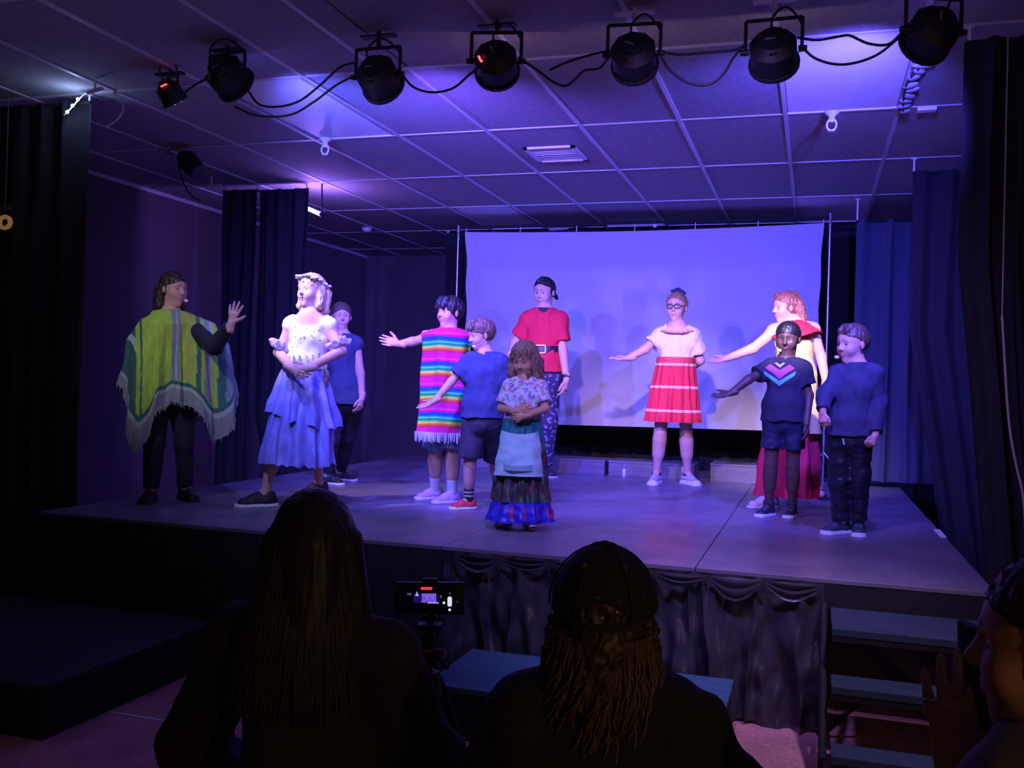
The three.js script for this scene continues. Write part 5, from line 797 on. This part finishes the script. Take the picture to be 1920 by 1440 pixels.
{ // small boy at right
  const z = -5.32, b = figure({ label: 'small boy in a dark sweatshirt and shiny track trousers at far right of the stage', group: cast, z, h: 1.115, hh: 0.205, skin: SKIN.rosy, hairC: [0.10, 0.06, 0.04], hd: [1597, 646], nk: [1606, 686], pv: [1594, 818], look: [-46, -0.08], turn: -8,
    elA: [1549, 737, 0.03], wrA: [1543, 772, 0.1], toA: [1540, 806, 0.11], handA: [[0.6, 0, -0.8], [0.5, 0, 0.6], 'hook'], elB: [1647, 752, 0.0], wrB: [1641, 816, 0.08], toB: [1632, 846, 0.11], handB: [[-0.6, 0, -0.6], [-0.6, 0, 0.6], 'fist'], fA: [1568, 1001], fB: [1609, 1003], fyA: -38, fyB: 2, girth: 1.12 });
  hair(b, { line: 0.33, peak: 0.25, nape: -0.14, zb: 0.02, thick: 0.035, rough: 0.012, strand: 4, locks: [[[-0.06, 0.44, 0.16], [-0.1, 0.38, 0.28], 0.1, 0.07], [[0.1, 0.44, 0.14], [0.12, 0.36, 0.26], 0.1, 0.07]] });
  headset(b, -1);
  shirt(b, 'sweatshirt', { hem: yAt(1594, 817, z), sleeve: 1.92, sw: 0.004, e: 0.015, flare: 0.02, fold: 0.006, neck: 0.042, color: [0.03, 0.036, 0.085] });
  pants(b, 'track_trousers', { len: 1.9, e: 0.012, rk: 0.036, rb: 0.03, fold: 0.006, fy: 14, color: [0.014, 0.016, 0.034], mat: vmat(0.3) });
  part(b.g, 'drawstring', rod(at(1580, 822, z + 0.13), at(1583, 834, z + 0.13), 0.003), M.white);
  for (const k of 'AB') { sock(b, k, 0.25, [0.45, 0.5, 0.62]); shoe(b, k, { upper: [0.035, 0.045, 0.08], soleC: [0.68, 0.7, 0.78], sole: 0.024, len: 0.175, lace: [0.2, 0.22, 0.3] }); }
}

// ---------------------------------------------------------------- audience
const viewers = 'viewers in front of the stage';
function stool(c, y, label) { const t = thing('stool', label, 'stool', V(c.x, 0, c.z), 'stools of the viewers'); part(t, 'seat', new RoundedBoxGeometry(0.38, 0.05, 0.36, 2, 0.015).translate(c.x, y - 0.025, c.z), M.black); for (const sx of [-1, 1]) for (const sz of [-1, 1]) part(t, 'leg', rod(V(c.x + sx * 0.17, 0, c.z + sz * 0.16), V(c.x + sx * 0.15, y - 0.05, c.z + sz * 0.14), 0.012), M.black); }
function sitter(o) { // seated figure: legs bend forwards from the pelvis
  const pv = at(o.pv[0], o.pv[1], o.z), F = frame(pv, o.legTurn ?? o.turn), k = (s, y, d) => V(pv.x + F.r.x * s + F.f.x * d, y, pv.z + F.r.z * s + F.f.z * d), sy = pv.y;
  return figure({ ...o, sit: true, knA: k(-0.09, sy + 0.02, 0.34), knB: k(0.09, sy + 0.02, 0.34), fA: k(-0.1, 0.0, 0.36), fB: k(0.1, 0.0, 0.36), fyA: o.legTurn ?? o.turn, fyB: o.legTurn ?? o.turn });
}
const strandsOf = (list, m, parent) => part(parent, 'hair_strands', list, m);
{ // woman with long straight hair
  const z = -1.78, b = sitter({ label: 'viewer with long straight dark hair seated at left, seen from behind', group: viewers, z, h: 1.6, hh: 0.215, skin: SKIN.fair, hairC: [0.02, 0.014, 0.012], hd: [588, 1022], nk: [590, 1160], pv: [590, 1540], look: [178, 0], turn: 178, legTurn: 205, shA: [720, 1232], shB: [448, 1196], elA: [800, 1430, -0.05], wrA: [700, 1540, -0.2], toA: [640, 1560, -0.25], elB: [360, 1390, -0.1], wrB: [480, 1500, -0.32], toB: [540, 1530, -0.38] });
  shirt(b, 'dark_top', { hem: b.pv.y - 0.03, sleeve: 1.9, sw: 0.02, e: 0.02, color: [0.02, 0.013, 0.022], fold: 0.006, cell: 0.009, neck: 0.04 });
  pants(b, 'trousers', { len: 1.95, color: [0.012, 0.012, 0.018], e: 0.014, cell: 0.011 });
  hair(b, { line: 0.3, nape: -0.5, burn: 0, thick: 0.045, rough: 0.006, strand: 1, locks: [[[0, 0.05, -0.3], [0, -1.3, -0.4], 0.32, 0.3], [[-0.3, 0.05, -0.12], [-0.46, -1.15, -0.3], 0.17, 0.19], [[0.3, 0.05, -0.12], [0.5, -1.15, -0.28], 0.17, 0.2], [[0.34, -0.1, 0], [0.5, -0.9, 0.05], 0.13, 0.12], [[-0.34, -0.1, 0], [-0.5, -0.9, 0.05], 0.13, 0.12]] });
  const W = worldOf(b.hd, b.HB, b.hh), st = [];
  for (let k = 0; k < 260; k++) { const a = (rnd() - 0.5) * 3.3, s = Math.sin(a), c = -Math.cos(a), L = -1.2 - rnd() * 0.35, q = 1 + 0.02 * rnd(), e = (rnd() - 0.5) * 0.06; st.push(tube([W(s * 0.24, 0.44, c * 0.26 - 0.04), W(s * 0.40 * q, 0.16, c * 0.47 * q - 0.05), W(s * 0.50 * q, -0.35, c * 0.52 * q - 0.06), W(s * (0.60 + e) * q, -0.85, c * 0.62 * q - 0.05), W(s * (0.70 + e) * q + e, L, c * 0.68 * q - 0.04)], 0.0021, 14, 4)); }
  const sm = part(b.g, 'hair_strands', st, mat(0.03, 0.02, 0.016, 0.42)); sm.userData.kind = 'stuff';
  for (const k of 'AB') shoe(b, k, { upper: [0.02, 0.02, 0.02], soleC: [0.1, 0.1, 0.1], name: 'shoe' });
  stool(b.pv.clone(), b.pv.y - 0.125, 'dark stool under the long-haired viewer');
}
{ // viewer in a cap
  const z = -1.6, b = sitter({ label: 'viewer in a dark baseball cap with curly hair, seen from behind', group: viewers, z, h: 1.66, hh: 0.222, skin: SKIN.fair, hairC: [0.06, 0.04, 0.025], hd: [1130, 1148], nk: [1132, 1295], pv: [1140, 1760], look: [181, 0.05], turn: 181, elA: [1420, 1600, -0.08], wrA: [1320, 1740, -0.3], toA: [1260, 1760, -0.36], elB: [880, 1600, -0.08], wrB: [980, 1740, -0.3], toB: [1040, 1760, -0.36], girth: 1.18 });
  shirt(b, 'black_t_shirt', { hem: b.pv.y - 0.03, sleeve: 0.9, sw: 0.03, e: 0.026, color: [0.013, 0.011, 0.013], fold: 0.006, cell: 0.009, neck: 0.045 });
  pants(b, 'trousers', { len: 1.95, color: [0.012, 0.012, 0.018], e: 0.014, cell: 0.011 });
  hair(b, { under: 0.24, line: 0.2, nape: -0.6, burn: 0, thick: 0.018, rough: 0.03, strand: 8, locks: [[[0, -0.1, -0.36], [0, -0.62, -0.3], 0.2, 0.2], [[-0.28, -0.1, -0.14], [-0.36, -0.62, -0.1], 0.14, 0.12], [[0.28, -0.1, -0.14], [0.36, -0.62, -0.1], 0.14, 0.12]] });
  const W = worldOf(b.hd, b.HB, b.hh), st = [];
  for (let k = 0; k < 190; k++) { const a = (rnd() - 0.5) * 3.6, s = Math.sin(a), c = -Math.cos(a), ph = rnd() * 6.28, n = 7, P = [], R = 0.03 + rnd() * 0.03, L = -0.55 - rnd() * 0.42; for (let j = 0; j <= n; j++) { const t = j / n, y = lerp(-0.08, L, t); P.push(W(s * (0.38 + 0.1 * t) + R * Math.cos(ph + t * 9) * t, y, c * (0.44 + 0.02 * t) - 0.06 + R * Math.sin(ph + t * 9) * t)); } st.push(tube(P, 0.003 - 0.001 * rnd(), 20, 4)); }
  const cs = part(b.g, 'curls', st, mat(0.10, 0.065, 0.04, 0.45)); cs.userData.kind = 'stuff';
  // cap: crown in panels, back strap, eyelets, button, visor
  const capM = mat(0.013, 0.011, 0.014, 0.85), crownAt = (a, t, o = 0) => { const e = t * Math.PI / 2, w = 0.40 + o, q = 0.5 + o; return W(Math.sin(a) * w * Math.cos(e), 0.06 + (0.47 + o) * Math.sin(e), Math.cos(a) * q * Math.cos(e) - 0.05); };
  const cp = part(b.g, 'baseball_cap', sheet(72, 22, (u, v) => { const a = u * Math.PI * 2, back = Math.max(0, -Math.cos(a) - 0.86) / 0.14; return crownAt(a, Math.max(v, back > 0 ? Math.sqrt(back) * 0.2 * (1 - v) + v : v), 0.008 * Math.sin(a * 3)); }, true), capM);
  part(cp, 'button', ball(W(0, 0.545, -0.05), 0.008, 1, 0.6, 1), capM);
  for (let k = 0; k < 6; k++) part(cp, 'seam', tube(Array.from({ length: 9 }, (_, j) => crownAt(k * Math.PI / 3 + Math.PI / 6, j / 8, 0.012)), 0.0016, 24, 5), mat(0.02, 0.018, 0.022, 0.8));
  for (const a of [2.55, 3.73, 0.6, -0.6]) { const p = crownAt(a, 0.55, 0.012); part(cp, 'eyelet', ball(p, 0.0055, 1, 1, 1, 10), mat(0.10, 0.05, 0.06, 0.7)); }
  part(cp, 'back_strap', sheet(24, 4, (u, v) => { const a = Math.PI + (u - 0.5) * 1.05; return W(Math.sin(a) * 0.418, 0.06 - 0.02 + 0.055 * v - 0.02, Math.cos(a) * 0.52 - 0.05); }), capM);
  part(cp, 'visor', sheet(30, 10, (u, v) => { const a = (u - 0.5) * 2.3, w = 0.41 + v * 0.02; return W(Math.sin(a) * w, 0.08 - 0.05 * v - 0.05 * Math.sin(a) * Math.sin(a), Math.cos(a) * (0.5 + 0.34 * v) - 0.05); }), capM);
  for (const k of 'AB') shoe(b, k, { upper: [0.02, 0.02, 0.02], soleC: [0.1, 0.1, 0.1], name: 'shoe' });
  stool(b.pv.clone(), b.pv.y - 0.125, 'dark stool under the viewer in the cap');
}
{ // viewer at the right edge raising a hand with a phone
  const z = -1.36, b = sitter({ label: 'viewer in profile at the right edge holding up a phone', group: viewers, z, h: 1.6, hh: 0.225, skin: SKIN.tan, hairC: [0.02, 0.015, 0.012], hd: [1972, 1222], nk: [2010, 1400], pv: [2060, 1900], look: [-92, 0.02], turn: -120, legTurn: 178, shA: [1960, 1470, 0.05], elA: [1900, 1640, -0.1], wrA: [1786, 1432, -0.16], toA: [1782, 1228, -0.2], handA: [[0, 0, -1], [1, 0, 0], 'flat'], elB: [2120, 1700, 0.0], wrB: [1960, 1700, -0.2], toB: [1900, 1690, -0.26] });
  hair(b, { line: 0.33, peak: 0.2, nape: -0.5, thick: 0.04, locks: [[[0, 0, -0.4], [0, -0.6, -0.4], 0.26, 0.2]] });
  shirt(b, 'grey_top', { hem: b.pv.y - 0.03, sleeve: 0.9, sw: 0.02, e: 0.02, color: [0.09, 0.08, 0.08], fold: 0.006, cell: 0.009 });
  pants(b, 'trousers', { len: 1.95, color: [0.012, 0.012, 0.018], e: 0.014, cell: 0.011 });
  part(b.g, 'bracelet', rod(b.wrA.clone().lerp(b.elA, 0.1), b.wrA.clone().lerp(b.elA, 0.17), 0.036, 0.036, 18), M.metal);
  part(b.g, 'finger_ring', new THREE.TorusGeometry(0.0105, 0.003, 8, 16).rotateX(1.4).translate(...at(1748, 1312, z - 0.185).toArray()), M.metal);
  for (const k of 'AB') shoe(b, k, { upper: [0.02, 0.02, 0.02], soleC: [0.1, 0.1, 0.1], name: 'shoe' });
  stool(b.pv.clone(), b.pv.y - 0.125, 'dark stool under the viewer at the right edge');
  const p = at(1826, 1262, z - 0.19), ph = thing('phone', 'dark phone in the raised hand at lower right', 'phone', p); part(ph, 'phone_case', new RoundedBoxGeometry(0.012, 0.145, 0.07, 2, 0.005).rotateZ(0.05).rotateY(0.4).translate(p.x, p.y, p.z), M.black); part(ph, 'glint_bead', [ball(at(1833, 1229, z - 0.165), 0.0045, 1, 1, 1, 8)], LED([0.8, 0.8, 1], 1.2));  // small glowing bead stands in for the highlight on the phone
}
{ // phone filming on a tripod
  const z = -2.2, c = at(806, 1122, z), t = thing('tripod', 'black tripod with a phone clamp between the two seated viewers', 'tripod', V(c.x, 0, c.z)), q = new THREE.Quaternion().setFromEuler(new THREE.Euler(0, 0.32, 0.02)), place = (g) => g.applyQuaternion(q).translate(c.x, c.y, c.z);
  part(t, 'phone_clamp', [place(box(-0.018, 0.018, 0.041, 0.05, -0.014, 0.012, 0.003)), place(box(-0.02, 0.02, -0.052, -0.042, -0.014, 0.012, 0.003)), place(box(-0.009, 0.009, -0.09, 0.04, -0.024, -0.012, 0.003))], M.black);
  part(t, 'pan_head', [rod(c.clone().add(V(0, -0.16, 0)), c.clone().add(V(0, -0.085, 0)), 0.022, 0.014), ball(c.clone().add(V(0, -0.1, 0)), 0.02), place(box(-0.03, 0.03, -0.075, -0.062, -0.02, 0.02, 0.003)), rod(c.clone().add(V(0, -0.12, 0)), c.clone().add(V(0.07, -0.15, 0.05)), 0.006)], M.black);
  part(t, 'knob', rod(c.clone().add(V(0.018, -0.13, 0)), c.clone().add(V(0.045, -0.13, 0)), 0.01), mat(0.2, 0.2, 0.22, 0.4));
  part(t, 'name_plate', place(box(-0.014, 0.014, -0.128, -0.12, 0.021, 0.023)), mat(0.3, 0.3, 0.32, 0.4));
  part(t, 'centre_column', rod(c.clone().add(V(0, -0.55, 0)), c.clone().add(V(0, -0.15, 0)), 0.013), M.black);
  part(t, 'shoulder_block', rod(c.clone().add(V(0, -0.24, 0)), c.clone().add(V(0, -0.18, 0)), 0.04, 0.03, 6), M.black);
  for (let k = 0; k < 3; k++) { const a = k * 2.094 + 1.05, d = V(Math.cos(a), 0, Math.sin(a)), hip = c.clone().add(V(0, -0.2, 0)).addScaledVector(d, 0.03), foot = V(c.x, 0.01, c.z).addScaledVector(d, 0.3), mid = hip.clone().lerp(foot, 0.5); const l = part(t, 'leg', [rod(hip, mid, 0.013, 0.013, 10), rod(mid, foot, 0.009, 0.009, 10), ball(foot, 0.012)], M.black); part(l, 'leg_clip', [box(-0.014, 0.014, -0.02, 0.02, -0.014, 0.014, 0.004).translate(mid.x, mid.y, mid.z)], mat(0.05, 0.05, 0.055, 0.35)); part(l, 'hinge_bolt', ball(hip.clone().add(V(0, 0.012, 0.012)), 0.007, 1, 1, 1, 8), M.metal); }
  const ph = thing('phone', 'phone on the tripod recording the stage, its screen lit', 'phone', c);
  part(ph, 'phone_body', place(new RoundedBoxGeometry(0.168, 0.081, 0.009, 3, 0.0043)), mat(0.05, 0.05, 0.055, 0.3));
  const tex = canvasTex(512, 248, (g, w, h) => {
    g.fillStyle = '#020206'; g.fillRect(0, 0, w, h); const x0 = 128, y0 = 62; g.fillStyle = '#1c0e66'; g.fillRect(x0, y0 + 20, 190, 76); g.fillStyle = '#7a5cf0'; g.fillRect(x0 + 64, y0 + 18, 114, 72);
    for (let i = 0; i < 16; i++) { g.fillStyle = ['#3a1c90', '#a48bff', '#2a1470', '#c06ae0'][i % 4]; g.fillRect(x0 + 66 + i * 7, y0 + 44 + (i * 13) % 20, 5, 34); }
    g.fillStyle = '#b9a4ff'; g.beginPath(); g.moveTo(x0 + 26, y0 - 2); g.lineTo(x0 + 12, y0 + 40); g.lineTo(x0 + 42, y0 + 40); g.fill(); g.fillStyle = '#b8a0ff'; g.fillRect(x0 + 110, y0 + 90, 90, 10);
    g.fillStyle = '#f0454a'; g.beginPath(); g.roundRect(184, 26, 92, 24, 8); g.fill(); g.fillStyle = '#e8e4ff'; g.beginPath(); g.roundRect(396, 104, 36, 84, 17); g.fill(); g.beginPath(); g.arc(368, 156, 11, 0, 7); g.fill(); g.beginPath(); g.arc(414, 214, 11, 0, 7); g.fill(); g.fillStyle = '#4a4860'; g.beginPath(); g.arc(416, 78, 9, 0, 7); g.fill(); g.fillRect(78, 76, 34, 20); g.fillRect(336, 92, 16, 28); g.fillRect(470, 140, 10, 12);
  });
  part(ph, 'screen', place(new THREE.PlaneGeometry(0.16, 0.074).translate(0, 0, 0.0048)), new THREE.MeshStandardMaterial({ color: 0x050508, roughness: 0.15, emissive: 0xffffff, emissiveMap: tex, emissiveIntensity: 0.75 }));
  part(ph, 'bumper', [place(box(-0.0845, 0.0845, 0.0392, 0.0408, -0.0048, 0.0052)), place(box(-0.0847, -0.0832, -0.04, 0.0408, -0.0048, 0.0052)), place(box(0.0832, 0.0847, -0.04, 0.0408, -0.0048, 0.0052))], mat(0.16, 0.15, 0.18, 0.35));
}

renderer.render(scene, camera);
